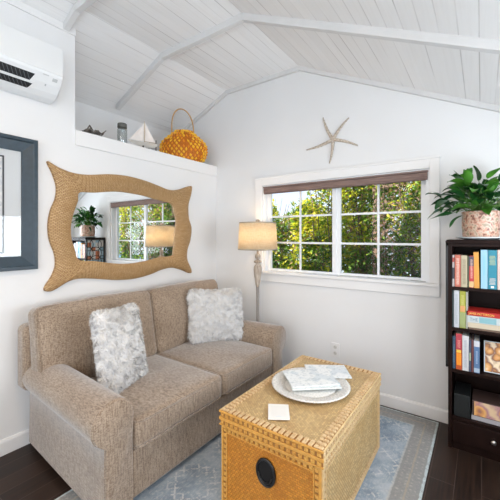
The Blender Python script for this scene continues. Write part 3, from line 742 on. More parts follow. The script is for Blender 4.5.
q.P(Base_Color=q.ramp(v.outputs['Distance'], [(0.25, (0.62, 0.70, 0.74)), (0.5, (0.82, 0.80, 0.76))]), Roughness=0.5)
m = MB(); P_ = [(1.572, -1.372), (1.664, -1.318), (1.740, -1.440), (1.650, -1.498)]
m.prism(P_, 'z', ZT, ZT+0.003); cd = tag(m.build('drink_coaster', plain('card_white', (0.85, 0.83, 0.79), 0.5), bevel=0.001), 'square white coaster with a pale blue motif near the trunk corner', 'coaster')
m = MB(); cc = Vector((1.657, -1.407, 0))
m.prism([(cc.x+(a-cc.x)*0.72, cc.y+(b-cc.y)*0.72) for a, b in P_], 'z', ZT+0.003, ZT+0.0034); m.build('printed_motif', q.m, cd)

# ------------------------------------------------------------ wall mirror
outer = [(-1.825,1.925),(-1.757,1.895),(-1.653,1.87),(-1.534,1.873),(-1.353,1.905),(-1.188,1.914),(-1.017,1.9),(-0.873,1.874),(-0.73,1.848),(-0.602,1.868),(-0.48,1.913),(-0.43,1.915),(-0.445,1.825),(-0.48,1.718),(-0.473,1.585),(-0.437,1.483),(-0.452,1.359),(-0.494,1.257),(-0.494,1.154),(-0.437,1.047),(-0.455,1.012),(-0.576,1.059),(-0.705,1.089),(-0.827,1.08),(-0.963,1.047),(-1.12,1.027),(-1.282,1.032),(-1.438,1.057),(-1.594,1.078),(-1.681,1.066),(-1.75,1.031),(-1.802,1.010),(-1.842,1.020),(-1.834,1.056),(-1.796,1.114),(-1.77,1.189),(-1.776,1.273),(-1.809,1.372),(-1.818,1.476),(-1.802,1.581),(-1.77,1.668),(-1.763,1.753),(-1.789,1.841)]
inner = [(-1.602,1.728),(-1.478,1.742),(-1.309,1.769),(-1.169,1.772),(-1.017,1.762),(-0.873,1.739),(-0.705,1.715),(-0.667,1.635),(-0.642,1.538),(-0.655,1.4),(-0.68,1.244),(-0.705,1.206),(-0.873,1.196),(-1.017,1.172),(-1.188,1.162),(-1.335,1.176),(-1.478,1.202),(-1.609,1.221),(-1.639,1.297),(-1.664,1.385),(-1.667,1.48),(-1.646,1.577),(-1.617,1.66)]
MC = (-1.135, 1.468)
def polar(ctrl, n):
    pts = []; K = len(ctrl)
    for i in range(K):
        p0, p1, p2, p3 = [Vector(ctrl[(i+k) % K]) for k in (-1, 0, 1, 2)]
        for s in range(14):
            t = s/14
            pts.append(0.5*((2*p1)+(-p0+p2)*t+(2*p0-5*p1+4*p2-p3)*t*t+(-p0+3*p1-3*p2+p3)*t**3))
    pa = sorted(((math.atan2(p.y-MC[1], p.x-MC[0]), (p-Vector(MC)).length) for p in pts))
    pa = [(pa[-1][0]-2*PI, pa[-1][1])]+pa+[(pa[0][0]+2*PI, pa[0][1])]
    res = []; j = 0
    for i in range(n):
        a = -PI+2*PI*i/n
        while pa[j+1][0] < a: j += 1
        a0, r0 = pa[j]; a1, r1 = pa[j+1]; t = (a-a0)/max(1e-9, a1-a0); r_ = r0+(r1-r0)*t
        res.append(Vector((MC[0]+r_*math.cos(a), MC[1]+r_*math.sin(a))))
    return res
n = 960; po, pi_ = polar(outer, n), polar(inner, n)
mir = thing('wall_mirror', (0.0, MC[0], MC[1]), 'wavy-edged mirror in a woven seagrass frame hung above the sofa', 'mirror')
m = MB(); K = 26; vs_ = []
for k in range(K+1):
    t = k/K
    for i in range(n):
        p = pi_[i].lerp(po[i], t); L = (po[i]-pi_[i]).length
        hgt = 0.034*math.sin(PI*(0.12+0.80*t))**0.7
        # stitches across the band, staggered row by row
        rope = 0.0020*math.cos(2*PI*(i/n*4.4)/0.0110)
        vs_.append((0.012+hgt+rope*min(1, 4*t*(1-t)+0.2), p.x, p.y))
fs_ = [(k*n+i, k*n+(i+1) % n, (k+1)*n+(i+1) % n, (k+1)*n+i) for k in range(K) for i in range(n)]
m.add(vs_, fs_)
m.uv = [(i/n*4.4, (k/K)*0.155) for k in range(K+1) for i in range(n)]+[(i/n*4.4, 0.16) for i in range(n)]+[(i/n*4.4, -0.01) for i in range(n)]
b = len(m.v); m.add([(0.001, p.x, p.y) for p in po]+[(0.001, p.x, p.y) for p in pi_], [])
for i in range(n):
    j = (i+1) % n
    m.f.append([K*n+i, K*n+j, b+j, b+i]); m.m.append(0)
    m.f.append([i, b+n+i, b+n+j, j]); m.m.append(0)
m.build('seagrass_frame', ROPE, mir, smooth=True)
m = MB(); po2 = [pi_[i].lerp(po[i], 0.02) for i in range(0, n, 8)]
m.prism([(p.x, p.y) for p in po2], 'x', 0.002, 0.016)
m.build('mirror_glass', plain('silvered_glass', (0.93, 0.95, 0.95), 0.015, metal=1), mir)
mir.location.y += 0.018

# ------------------------------------------------------------ framed picture
pic = thing('framed_picture', (0.0, -2.30, 1.611), 'picture in a deep slate-blue frame on the white wall, cut off by the photo edge', 'picture')
py1, py0, pz1, pz0 = -1.871, -2.75, 2.050, 1.175
SL = plain('slate_blue_frame', (0.028, 0.048, 0.066), 0.4, var=0.12, vs=30)
m = MB(); fw = 0.092
prof = [(0.0, 0.0), (0.034, 0.0), (0.040, 0.004), (0.040, 0.022), (0.033, 0.030), (0.016, fw-0.006), (0.016, fw), (0.0, fw)]   # (depth, inset)
loops = []
for (dx_, ins_) in prof:
    loops.append([(0.001+dx_, py0+ins_, pz0+ins_), (0.001+dx_, py1-ins_, pz0+ins_), (0.001+dx_, py1-ins_, pz1-ins_), (0.001+dx_, py0+ins_, pz1-ins_)])
vs_ = [v for l in loops for v in l]; fs_ = []
for i in range(len(loops)):
    j = (i+1) % len(loops)
    for k in range(4): fs_.append((i*4+k, i*4+(k+1) % 4, j*4+(k+1) % 4, j*4+k))
m.add(vs_, fs_); m.build('frame', SL, pic)
m = MB(); m.box(0.002, 0.008, py0+fw-0.01, py1-fw+0.01, pz0+fw-0.01, pz1-fw+0.01); m.build('mat_board', plain('mat_board', (0.62, 0.64, 0.65), 0.8), pic)
q = NT('faded_chart'); p = q.obj(); nn = q.noise(9, 6, p, 0.7); n2 = q.noise(60, 4, p, 0.7)
c = q.ramp(nn, [(0.50, (0.70, 0.71, 0.70)), (0.505, (0.30, 0.32, 0.34)), (0.515, (0.62, 0.64, 0.65))]); c = q.mix(q.ramp(n2, [(0.58, (0, 0, 0)), (0.63, (0.6,)*3)]), c, (0.22, 0.23, 0.26))
q.P(Base_Color=c, Roughness=0.7)
m = MB(); m.box(0.008, 0.0095, -2.60, -2.067, 1.300, 1.905); m.build('print', q.m, pic)
m = MB()
for a in ((-2.60, -2.060, 1.905, 1.915), (-2.60, -2.060, 1.290, 1.300), (-2.067, -2.057, 1.290, 1.915), (-2.61, -2.60, 1.290, 1.915)): m.box(0.008, 0.0105, *a)
m.build('inner_line', plain('dark_line', (0.03, 0.035, 0.045), 0.6), pic)
m = MB(); m.box(0.0125, 0.0145, py0+fw-0.008, py1-fw+0.008, pz0+fw-0.008, pz1-fw+0.008); m.build('glass', PGLASS, pic)

# ------------------------------------------------------------ air conditioner
ac = thing('air_conditioner', (0.0, -2.22, 2.33), 'white wall-mounted split air conditioner high on the left wall', 'air conditioner')
ay0, ay1 = -2.66, -1.782
def acprof(m, prof, y0, y1, bev=0.012, mi=0):
    m.prism(prof, 'y', y0, y1, mi)
A, B = Vector((0.200, 2.455)), Vector((0.085, 2.335))      # slanted outlet face
m = MB(); acprof(m, [(0.001, 2.655), (0.150, 2.655), (0.190, 2.648), (0.200, 2.630), (0.203, 2.470), (0.198, 2.452), (0.165, 2.405), (0.125, 2.362), (0.085, 2.338), (0.050, 2.330), (0.001, 2.330)], ay0, ay1)
m.build('body', WHITE, ac, bevel=0.010, seg=3)
m = MB(); m.box(0.198, 0.2065, ay0+0.004, ay1-0.004, 2.468, 2.652); m.build('front_panel', plain('panel_white', (0.82, 0.82, 0.81), 0.4), ac, bevel=0.004)
def on_slant(t, off, y):                      # t along the outlet face from top, off outward
    pts = [(0.203, 2.470), (0.198, 2.452), (0.165, 2.405), (0.125, 2.362), (0.085, 2.338), (0.050, 2.330)]
    P = [Vector(p) for p in pts]; Ls = [(P[i+1]-P[i]).length for i in range(5)]; L = t*sum(Ls)
    for i in range(5):
        if L <= Ls[i] or i == 4:
            k = L/Ls[i]; p = P[i].lerp(P[i+1], k); d = (P[i+1]-P[i]).normalized(); nrm = Vector((-d.y, d.x))
            if nrm.x < 0 and nrm.y > 0: nrm = -nrm
            nrm = Vector((abs(nrm.x), -abs(nrm.y)))
            return Vector((p.x+nrm.x*off, y, p.y+nrm.y*off))
        L -= Ls[i]
def slant_strip(t0, t1, off, y0, y1, skew=0.0, N=8):
    m = MB(); vs = []
    for i in range(N+1):
        t = t0+(t1-t0)*i/N
        vs += [on_slant(t, off, y0), on_slant(t, off, y1-skew*i/N), on_slant(t, off-0.008, y1-skew*i/N), on_slant(t, off-0.008, y0)]
    fs = [(i*4+k, i*4+(k+1) % 4, (i+1)*4+(k+1) % 4, (i+1)*4+k) for i in range(N) for k in range(4)]+[(0, 1, 2, 3), (N*4+3, N*4+2, N*4+1, N*4)]
    m.add(vs, fs); return m
DK = plain('vent_dark', (0.012, 0.013, 0.015), 0.5)
for (a, b) in ((0.20, 0.42), (0.50, 0.68)):
    v_ = slant_strip(a, b, 0.0014, ay0+0.10, -1.948, 0.02).build('outlet_slot', DK, ac)
    m = MB(); k = 0; y = ay0+0.12
    while y < -1.975:
        p0, p1 = on_slant(a+0.02, 0.0016, y), on_slant(b-0.02, 0.0016, y+0.02); m.tube([p0, p1], 0.0022, 5); y += 0.022
    m.build('fin', plain('fin_grey', (0.10, 0.11, 0.12), 0.5), v_)
slant_strip(0.43, 0.48, 0.004, ay0+0.09, -1.940).build('louvre', WHITE, ac)
slant_strip(0.14, 0.24, 0.0012, -1.845, -1.815).build('display', plain('display_grey', (0.55, 0.57, 0.57), 0.3), ac)
slant_strip(0.10, 0.13, 0.0012, -1.905, -1.870).build('logo', plain('logo_grey', (0.62, 0.63, 0.63), 0.3), ac)
slant_strip(0.38, 0.44, 0.0012, -1.880, -1.872).build('indicator', plain('indicator_grey', (0.5, 0.52, 0.53), 0.3), ac)
slant_strip(0.93, 0.97, 0.0012, -2.20, -2.10).build('sticker', plain('sticker_grey', (0.45, 0.47, 0.47), 0.4), ac)

# ------------------------------------------------------------ ledge ornaments
ZL = 2.20
bag = thing('woven_handbag', (-0.17, -0.345, ZL), 'orange and yellow scaly woven handbag with a hoop handle on the ledge', 'bag')
ax_ = Vector((0.69, 0.73, 0)).normalized(); bx_ = Vector((-ax_.y, ax_.x, 0))
OR = [plain('straw_orange', (0.90, 0.34, 0.012), 0.5), plain('straw_yellow', (1.0, 0.58, 0.03), 0.5), plain('straw_amber', (0.62, 0.17, 0.010), 0.55)]
OC = Vector((-0.17, -0.345, ZL))
def bagpt(u, v, off=0.0):                      # u angle, v 0..1 height
    zz = v*0.355
    w = 0.245*(math.sin(PI*(0.22+0.56*v**0.75)))**0.9*(1 if v < 0.55 else 1-0.58*((v-0.55)/0.45)**1.5)
    t = 0.135*(math.sin(PI*(0.2+0.55*v)))*(1-0.45*v)
    return OC+ax_*((w+off)*math.cos(u))+bx_*((t+off)*math.sin(u))+Z*zz
m = MB(); N = 36; V = 14
vs_ = [bagpt(2*PI*i/N, j/V, -0.006) for j in range(V+1) for i in range(N)]
fs_ = [(j*N+i, j*N+(i+1) % N, (j+1)*N+(i+1) % N, (j+1)*N+i) for j in range(V) for i in range(N)]+[tuple(range(N)), tuple(V*N+i for i in range(N))]
m.add(vs_, fs_, 2)
for j in range(12):
    for i in range(30):
        u = 2*PI*(i+0.5*(j % 2))/30; v = (j+0.4)/12
        p = bagpt(u, v); pu = bagpt(u+0.02, v)-p; pv = bagpt(u, min(1, v+0.03))-p
        if pu.length < 1e-6: continue
        pu.normalize(); pv.normalize(); nn = pu.cross(pv).normalized()
        if nn.dot(p-OC-Z*0.15) < 0: nn = -nn
        a = 0.030*random.uniform(.8, 1.25); L = 0.021*random.uniform(0.8, 1.2); mi = random.choice([0, 1, 1, 0, 1, 0, 1, 2, 1])
        tw = random.uniform(-.5, .5); pu, pv = pu*math.cos(tw)+pv*math.sin(tw), pv*math.cos(tw)-pu*math.sin(tw)
        c = p+nn*0.004
        m.add([c-pv*L, c-pu*a*0.45+nn*0.004, c+pv*L+nn*0.002, c+pu*a*0.45+nn*0.004, c+nn*0.016], [(0, 1, 4), (1, 2, 4), (2, 3, 4), (3, 0, 4)], mi)
for v in m.v: v.z = max(v.z, ZL+0.001)
m.build('woven_body', OR, bag)
m = MB(); pts = []
for k in range(25):
    a = PI*k/24; pts.append(OC+ax_*(-0.010+0.118*math.cos(a)-0.02*math.sin(a))+Z*(0.330+0.265*math.sin(a)**0.75))
m.tube(pts, 0.007, 8); m.build('handle', plain('handle_cane', (0.52, 0.30, 0.11), 0.55), bag, smooth=True)
# drop it a little to clear the slope
boat = thing('model_sailboat', (-0.055, -0.960, ZL), 'small model sailing boat with two cream sails on the ledge', 'model boat')
BO = Vector((-0.055, -0.960, ZL)); fx = Vector((0.30, 1, 0)).normalized()
m = MB(); st = [(-0.135, 0.002, 0.075, 0.070), (-0.10, 0.018, 0.055, 0.066), (-0.04, 0.028, 0.042, 0.063), (0.04, 0.028, 0.040, 0.063), (0.10, 0.022, 0.044, 0.066), (0.135, 0.014, 0.050, 0.068)]
sd_ = Vector((-fx.y, fx.x, 0)); vs_ = []
for (s, hw_, zb, zt_) in st:
    for (a, z_) in ((-1, zt_), (-0.7, (zt_+zb)/2), (0, zb-0.01), (0.7, (zt_+zb)/2), (1, zt_)): vs_.append(BO+fx*s+sd_*a*hw_+Z*z_)
m.add(vs_, [(i*5+k, i*5+k+1, (i+1)*5+k+1, (i+1)*5+k) for i in range(5) for k in range(4)]+[(0, 1, 2, 3, 4), (25, 26, 27, 28, 29)]+[(i*5, i*5+4, (i+1)*5+4, (i+1)*5) for i in range(5)])
m.build('hull', plain('boat_hull', (0.62, 0.58, 0.52), 0.5), boat)
m = MB(); m.box(-0.05, 0.05, -0.03, 0.03, 0, 0.012); m.box(-0.006, 0.006, -0.012, 0.012, 0.01, 0.036)
m.xf(Matrix.Translation(BO) @ Matrix.Rotation(math.atan2(fx.y, fx.x), 4, 'Z')); m.build('stand', plain('boat_stand', (0.10, 0.07, 0.05), 0.5), boat)
m = MB(); m.box(0.120, 0.128, -0.004, 0.004, 0.0, 0.105); m.xf(Matrix.Translation(BO) @ Matrix.Rotation(math.atan2(fx.y, fx.x), 4, 'Z')); m.build('rudder', plain('boat_rudder', (0.12, 0.09, 0.07), 0.5), boat)
m = MB(); m.tube([BO+Z*0.06+fx*0.012, BO+Z*0.262+fx*0.012], 0.003, 6); m.tube([BO+Z*0.078+fx*0.012, BO+Z*0.078+fx*0.118], 0.0025, 6); m.build('mast', plain('mast_wood', (0.45, 0.33, 0.2), 0.5), boat)
SAIL = plain('sail_cloth', (0.82, 0.74, 0.68), 0.8)
def sail(a, b, c, bulge):
    m = MB(); N = 8; vs = []; idx = {}
    for side in (0, 1):
        for i in range(N+1):
            for j in range(N+1-i):
                u, v = i/N, j/N; w = 1-u-v
                idx[(side, i, j)] = len(vs); vs.append(a*w+b*u+c*v+sd_*(bulge*27*u*v*w + (0.001 if side else 0)))
    fs = []
    for side in (0, 1):
        for i in range(N):
            for j in range(N-i):
                fs.append((idx[side, i, j], idx[side, i+1, j], idx[side, i, j+1]))
                if i+j < N-1: fs.append((idx[side, i+1, j], idx[side, i+1, j+1], idx[side, i, j+1]))
    m.add(vs, fs); return m.build('sail', SAIL, boat, smooth=True, recalc=False)
sail(BO+Z*0.080+fx*0.016, BO+Z*0.258+fx*0.014, BO+Z*0.080+fx*0.120, 0.012)
sail(BO+Z*0.078-fx*0.125, BO+Z*0.235+fx*0.008, BO+Z*0.076+fx*0.002, 0.012)
jar = thing('glass_jar', (-0.085, -1.155, ZL), 'small clear glass jar with a dark lid left of the model boat', 'jar')
m = MB(); m.lathe([(0.001, 0.0), (0.036, 0.0), (0.041, 0.006), (0.041, 0.135), (0.034, 0.150), (0.034, 0.158)], (-0.085, -1.155, ZL), 24)
q = NT('jar_glass'); tr = q.n('BsdfTransparent', {'Color': (0.72, 0.76, 0.76, 1)}); gl = q.n('BsdfGlossy', {'Roughness': 0.05}); mx = q.n('MixShader', {0: 0.18}); q.set(mx.inputs[1], tr); q.set(mx.inputs[2], gl); q.t.links.new(mx.outputs[0], q.o.inputs[0])
m.build('vessel', q.m, jar, smooth=True, auto=50)
m = MB(); m.lathe([(0.039, 0.152), (0.040, 0.155), (0.040, 0.186), (0.036, 0.190), (0.001, 0.190)], (-0.085, -1.155, ZL), 24); m.build('lid', plain('jar_lid', (0.10, 0.10, 0.09), 0.5), jar, smooth=True, auto=50)
dw = MB(); rnd = random.Random(5)
c0 = Vector((-0.07, -1.42, ZL))
for k in range(9):
    a = rnd.uniform(-0.35, 0.35); L = rnd.uniform(0.05, 0.095); pts = []
    for s in range(6):
        u = s/5-0.5; pts.append(c0+Vector((rnd.uniform(-.006, .006)+u*L*math.sin(a)+rnd.choice([-1, 1])*0.004+(k-4)*0.006, 2*u*L, 0.012+abs(rnd.gauss(0.02, 0.011))+0.004*k*(s % 2))))
    dw.tube(pts, [0.003, 0.008, 0.009, 0.008, 0.006, 0.0025], 6)
dw.tube([c0+Vector((0, 0.03, 0.04)), c0+Vector((0.0, 0.07, 0.055)), c0+Vector((0.01, 0.10, 0.078))], [0.004, 0.003, 0.0015], 5)
for v in dw.v: v.z = max(v.z, ZL+0.001)
tag(dw.build('driftwood', plain('driftwood_dark', (0.13, 0.115, 0.10), 0.85, var=0.3, vs=40), smooth=True), 'small dark tangle of driftwood at the left end of the ledge', 'driftwood')

# ------------------------------------------------------------ starfish
SC = Vector((1.403, 0, 2.272)); tips = [(1.308, 2.49), (1.549, 2.439), (1.142, 2.218), (1.627, 2.182), (1.370, 2.061)]
m = MB()
ctr = []
for (x, z) in tips:
    d = Vector((x, 0, z))-SC; L = d.length; d.normalize(); s = Vector((-d.z, 0, d.x)); N = 14; vs = []
    for i in range(N+1):
        u = i/N; w = 0.0115*(1-u)**0.8+0.0045; h_ = 0.012*(1-u)**0.9+0.005; bend = 0.010*math.sin(PI*u)
        for k in range(9):
            a = PI*k/8; bmp = 0.0012*math.cos(PI*(i+k))
            vs.append(SC+d*(L*u)+s*(math.cos(a)*(w+bmp)+bend)+Vector((0, -0.006-math.sin(a)*(h_+bmp), 0)))
    m.add(vs, [(i*9+k, i*9+k+1, (i+1)*9+k+1, (i+1)*9+k) for i in range(N) for k in range(8)]+[(i*9+8, i*9, (i+1)*9, (i+1)*9+8) for i in range(N)]+[tuple(range(9)), tuple(N*9+k for k in range(9))])
m.lathe([(0.018, 0), (0.017, 0.012), (0.010, 0.019), (0.001, 0.021)], SC, 20, M=Matrix.Rotation(R(90), 4, 'X'))
q = NT('dried_starfish'); p = q.obj(); q.P(Base_Color=q.ramp(q.noise(70, 3, p), [(0.4, (0.46, 0.38, 0.30)), (0.65, (0.66, 0.58, 0.49))]), Roughness=0.85); q.bump(q.noise(200, 2, p), 0.5, 0.002)
tag(m.build('starfish', q.m, smooth=True), 'slender five-armed beige starfish on the wall above the window', 'starfish')

# ------------------------------------------------------------ outlet
ol = thing('wall_outlet', (1.424, 0, 0.372), 'white double power outlet low on the window wall behind the trunk', 'outlet')
m = MB(); m.box(1.386, 1.462, -0.006, 0, 0.308, 0.436); m.build('cover_plate', TRIM, ol, bevel=0.003)
for z in (0.345, 0.399):
    m = MB(); m.lathe([(0.017, 0), (0.017, 0.003), (0.0165, 0.0035)], (1.424, -0.0055, z), 20, M=Matrix.Rotation(R(90), 4, 'X')); s_ = m.build('socket', plain('socket_ivory', (0.70, 0.68, 0.64), 0.4), ol)
    m = MB(); m.box(1.4165, 1.4185, -0.0097, -0.009, z-0.004, z+0.006); m.box(1.4295, 1.4315, -0.0097, -0.009, z-0.004, z+0.006); m.box(1.4225, 1.4255, -0.0097, -0.009, z-0.011, z-0.008); m.build('slot', DK, s_)

# ------------------------------------------------------------ floor lamp
LX, LY = 0.727, -0.222
lamp = thing('floor_lamp', (LX, LY, 0.0), 'floor lamp with a turned whitewashed wood post and linen drum shade in the corner', 'lamp')
c = (LX, LY, 0)
WW = NT('whitewashed_wood'); p = WW.obj(); WW.P(Base_Color=WW.ramp(WW.noise(1, 4, WW.scaled(p, (80, 80, 9))), [(0.35, (0.33, 0.26, 0.20)), (0.65, (0.58, 0.50, 0.42))]), Roughness=0.6); WW = WW.m
GW = plain('grey_wood', (0.27, 0.245, 0.225), 0.6, var=0.15, vs=30)
m = MB(); m.lathe([(0.13, 0.0), (0.13, 0.015), (0.12, 0.024), (0.07, 0.032), (0.035, 0.045), (0.022, 0.07), (0.015, 0.09), (0.001, 0.09)], c, 32); m.build('base', GW, lamp, smooth=True, auto=40)
m = MB(); m.lathe([(0.011, 0.08), (0.012, 0.5), (0.0155, 0.86), (0.017, 0.905), (0.019, 0.91), (0.001, 0.912)], c, 16); m.build('pole', GW, lamp, smooth=True, auto=40)
m = MB(); m.lathe([(0.014, 0.905), (0.021, 0.925), (0.024, 0.945), (0.030, 0.99), (0.038, 1.04), (0.041, 1.075), (0.038, 1.10), (0.028, 1.118), (0.020, 1.126), (0.020, 1.134), (0.036, 1.145), (0.040, 1.150), (0.036, 1.157), (0.018, 1.166), (0.017, 1.176), (0.025, 1.188), (0.028, 1.205), (0.022, 1.222), (0.012, 1.232), (0.010, 1.26), (0.001, 1.262)], c, 28); m.build('baluster', WW, lamp, smooth=True, auto=50)
q = NT('linen_shade'); p = q.obj()
sc_ = q.noise(1, 3, q.scaled(p, (300, 300, 25))); sd2 = q.noise(1, 3, q.scaled(p, (25, 25, 300)))
f_ = q.math('ADD', q.math('MULTIPLY', sc_, 0.5), q.math('MULTIPLY', sd2, 0.5))
col = q.ramp(f_, [(0.38, (0.78, 0.67, 0.50)), (0.62, (0.90, 0.84, 0.72))]); q.P(Base_Color=col, Roughness=0.9, Specular_IOR_Level=0.1)
t_ = q.n('BsdfTranslucent', {'Color': (1, 1, 1, 1)}); q.set(t_.inputs[0], col); mx = q.n('MixShader', {0: 0.72}); q.set(mx.inputs[1], q.b); q.set(mx.inputs[2], t_); q.t.links.new(mx.outputs[0], q.o.inputs[0])
m = MB(); m.lathe([(0.192, 1.268), (0.178, 1.530)], c, 64); m.f = [f for f in m.f if len(f) == 4]; m.m = [0]*len(m.f)
sh = m.build('shade', q.m, lamp, smooth=True)
s_ = sh.modifiers.new('thickness', 'SOLIDIFY'); s_.thickness = 0.0012
m = MB(); TRM = plain('shade_trim', (0.42, 0.36, 0.28), 0.8)
m.lathe([(0.1915, 1.268), (0.1935, 1.267), (0.1930, 1.277), (0.191, 1.277)], c, 64); m.f = [f for f in m.f if len(f) == 4]; m.m = [0]*len(m.f); m.build('shade_band', TRM, sh, smooth=True); m = MB(); m.lathe([(0.1782, 1.522), (0.1800, 1.522), (0.1795, 1.532), (0.1775, 1.532)], c, 64)
m.f = [f for f in m.f if len(f) == 4]; m.m = [0]*len(m.f); m.build('shade_band', TRM, sh, smooth=True)
m = MB()
for k in range(3):
    a = 2*PI*k/3+0.5; m.tube([(LX, LY, 1.510), (LX+0.177*math.cos(a), LY+0.177*math.sin(a), 1.526)], 0.002, 6)
m.tube([(LX, LY, 1.26), (LX+0.001, LY, 1.29)], 0.012, 10); 
for sg in (-1, 1): m.tube([(LX, LY+sg*0.012, 1.27), (LX, LY+sg*0.05, 1.33), (LX, LY+sg*0.052, 1.43), (LX, LY+sg*0.02, 1.50), (LX, LY, 1.512)], 0.002, 6)
m.build('harp', STEEL, lamp)
m = MB(); m.lathe([(0.004, 1.508), (0.006, 1.530), (0.018, 1.536), (0.022, 1.545), (0.019, 1.556), (0.010, 1.560), (0.001, 1.561)], c, 18); m.build('finial', WW, lamp, smooth=True, auto=50)
q = NT('bulb_glow'); q.P(Base_Color=(1, 0.9, 0.75), Emission_Color=(1, 0.72, 0.42), Emission_Strength=6.0)
m = MB(); m.lathe([(0.013, 1.30), (0.015, 1.32), (0.028, 1.35), (0.030, 1.37), (0.024, 1.392), (0.001, 1.402)], c, 18); m.build('bulb', q.m, lamp, smooth=True)
bl = light('lamp_bulb_light', 'POINT', (LX, LY, 1.40), 4.6, (1.0, 0.72, 0.44), 0.035); bl.parent = lamp; bl.location = (0, 0, 1.40)

# ------------------------------------------------------------ bookcase
BX0, BX1, BF, BBK, BH = 2.318, 3.065, -0.318, -0.020, 1.375
bk = thing('bookcase', ((BX0+BX1)/2, -0.17, 0), 'tall espresso-brown bookcase with four shelves and a drawer right of the window', 'bookcase')
for x in (BX0, BX1-0.022):
    m = MB(); m.box(x, x+0.022, BF, BBK, 0, BH-0.022); m.build('side_panel', ESP, bk, bevel=0.0015)
m = MB(); m.box(BX0-0.014, BX1+0.014, BF-0.014, BBK, BH-0.022, BH-0.006); m.box(BX0-0.010, BX1+0.010, BF-0.010, BBK, BH-0.006, BH); m.box(BX0+0.022, BX1-0.022, BF+0.004, BF+0.02, BH-0.045, BH-0.022); m.build('top', ESP, bk, bevel=0.002)
m = MB(); m.box(BX0+0.01, BX1-0.01, BBK-0.008, BBK-0.001, 0.03, BH-0.022); m.build('back_panel', ESP, bk)
for z in (1.065, 0.797, 0.522, 0.212):
    m = MB(); m.box(BX0+0.022, BX1-0.022, BF+0.002, BBK-0.008, z-0.020, z); m.build('shelf', ESP, bk, bevel=0.0015)
m = MB(); m.box(BX0+0.024, BX1-0.024, BF-0.002, BF+0.016, 0.052, 0.188); d_ = m.build('drawer', ESP, bk, bevel=0.003)
for x in (2.560, 2.830):
    m = MB(); m.lathe([(0.006, 0), (0.006, 0.010), (0.014, 0.018), (0.015, 0.024), (0.010, 0.029), (0.001, 0.030)], (x, BF-0.002, 0.125), 16, M=Matrix.Rotation(R(90), 4, 'X')); m.build('knob', STEEL, d_, smooth=True)
m = MB(); m.box(BX0+0.022, BX1-0.022, BF+0.012, BF+0.028, 0.0, 0.045); m.build('plinth', ESP, bk)
# decorative panel on the bookcase side: overlapping circles in a dark frame
q = NT('panel_tiles'); p = q.obj(); s = q.n('SeparateXYZ'); q.set(s.inputs[0], p)
wn = q.n('TexWhiteNoise', noise_dimensions='2D'); cmb = q.n('CombineXYZ'); q.set(cmb.inputs[0], q.math('FLOOR', q.math('DIVIDE', s.outputs[1], 0.065))); q.set(cmb.inputs[1], q.math('FLOOR', q.math('DIVIDE', s.outputs[2], 0.065))); q.set(wn.inputs['Vector'], cmb)
q.P(Base_Color=q.ramp(wn.outputs['Value'], [(0.0, (0.55, 0.16, 0.07)), (0.22, (0.28, 0.42, 0.50)), (0.55, (0.45, 0.58, 0.64)), (0.8, (0.62, 0.60, 0.56))], 'CONSTANT'), Roughness=0.3)
m = MB(); m.box(BX0-0.006, BX0, -0.300, -0.040, 0.55, 1.335); dp = m.build('decorative_panel', q.m, bk)
dp['label'] = 'tiled side panel with overlapping dark circles in orange and blue'
m = MB()
for z in [0.62+0.13*k for k in range(6)]:
    for y in (-0.300, -0.170, -0.040):
        pts = [(BX0-0.009, max(-0.300, min(-0.040, y+0.092*math.cos(2*PI*k/32))), z+0.092*math.sin(2*PI*k/32)) for k in range(32)]
        m.tube(pts, 0.0055, 5, closed=True)
for a in ((-0.312, -0.296, 0.53, 1.352), (-0.044, -0.028, 0.53, 1.352), (-0.312, -0.028, 1.335, 1.352), (-0.312, -0.028, 0.53, 0.55)): m.box(BX0-0.014, BX0, *a)
m.build('panel_fretwork', BLACK, dp)

# books
def paint(name, col): return plain(name, col, 0.4)
def book_up(x, zb, th, h, dep, col, label, grp, bands=(), lean=0, setb=0.012):
    t = thing('book', (x+th/2, BF+setb, zb), label, 'book', grp)
    x0, x1, y0, y1, z0, z1 = -th/2+0.0006, th/2-0.0006, 0, dep, 0.0005, h
    mc = paint('book_cover', tuple(c_*0.78 for c_ in col))
    m = MB(); m.box(x0, x0+0.002, y0+0.002, y1, z0, z1); m.box(x1-0.002, x1, y0+0.002, y1, z0, z1); m.box(x0, x1, y0, y0+0.003, z0, z1); cv = m.build('cover', mc, t, local=True, bevel=0.0008)
    m = MB(); m.box(x0+0.002, x1-0.002, y0+0.003, y1-0.003, z0+0.003, z1-0.004); m.build('pages', PAGES, t, local=True)
    for (a, b, wf, c_, kind) in bands:
        m = MB(); w = (x1-x0)*wf/2
        if kind == 'fill': m.box(-w, w, -0.0006, 0.001, z0+h*a, z0+h*b)
        else:            # lettering: a column of small strokes
            z = z0+h*a
            while z < z0+h*b-0.006:
                l = random.uniform(0.004, 0.007); m.box(-w*random.uniform(.8, 1), w*random.uniform(.8, 1), -0.0012, 0.001, z, z+l*0.55); z += l+0.002
        m.build('spine_band' if kind == 'fill' else 'spine_lettering', paint('spine_ink', c_), cv, local=True)
    if lean: t.rotation_euler = (0, R(lean), 0)
    return t
W1 = (0.78, 0.74, 0.68); K1 = (0.03, 0.03, 0.04)
G1 = 'books standing on the top shelf'
x = BX0+0.0225; z = 1.0655
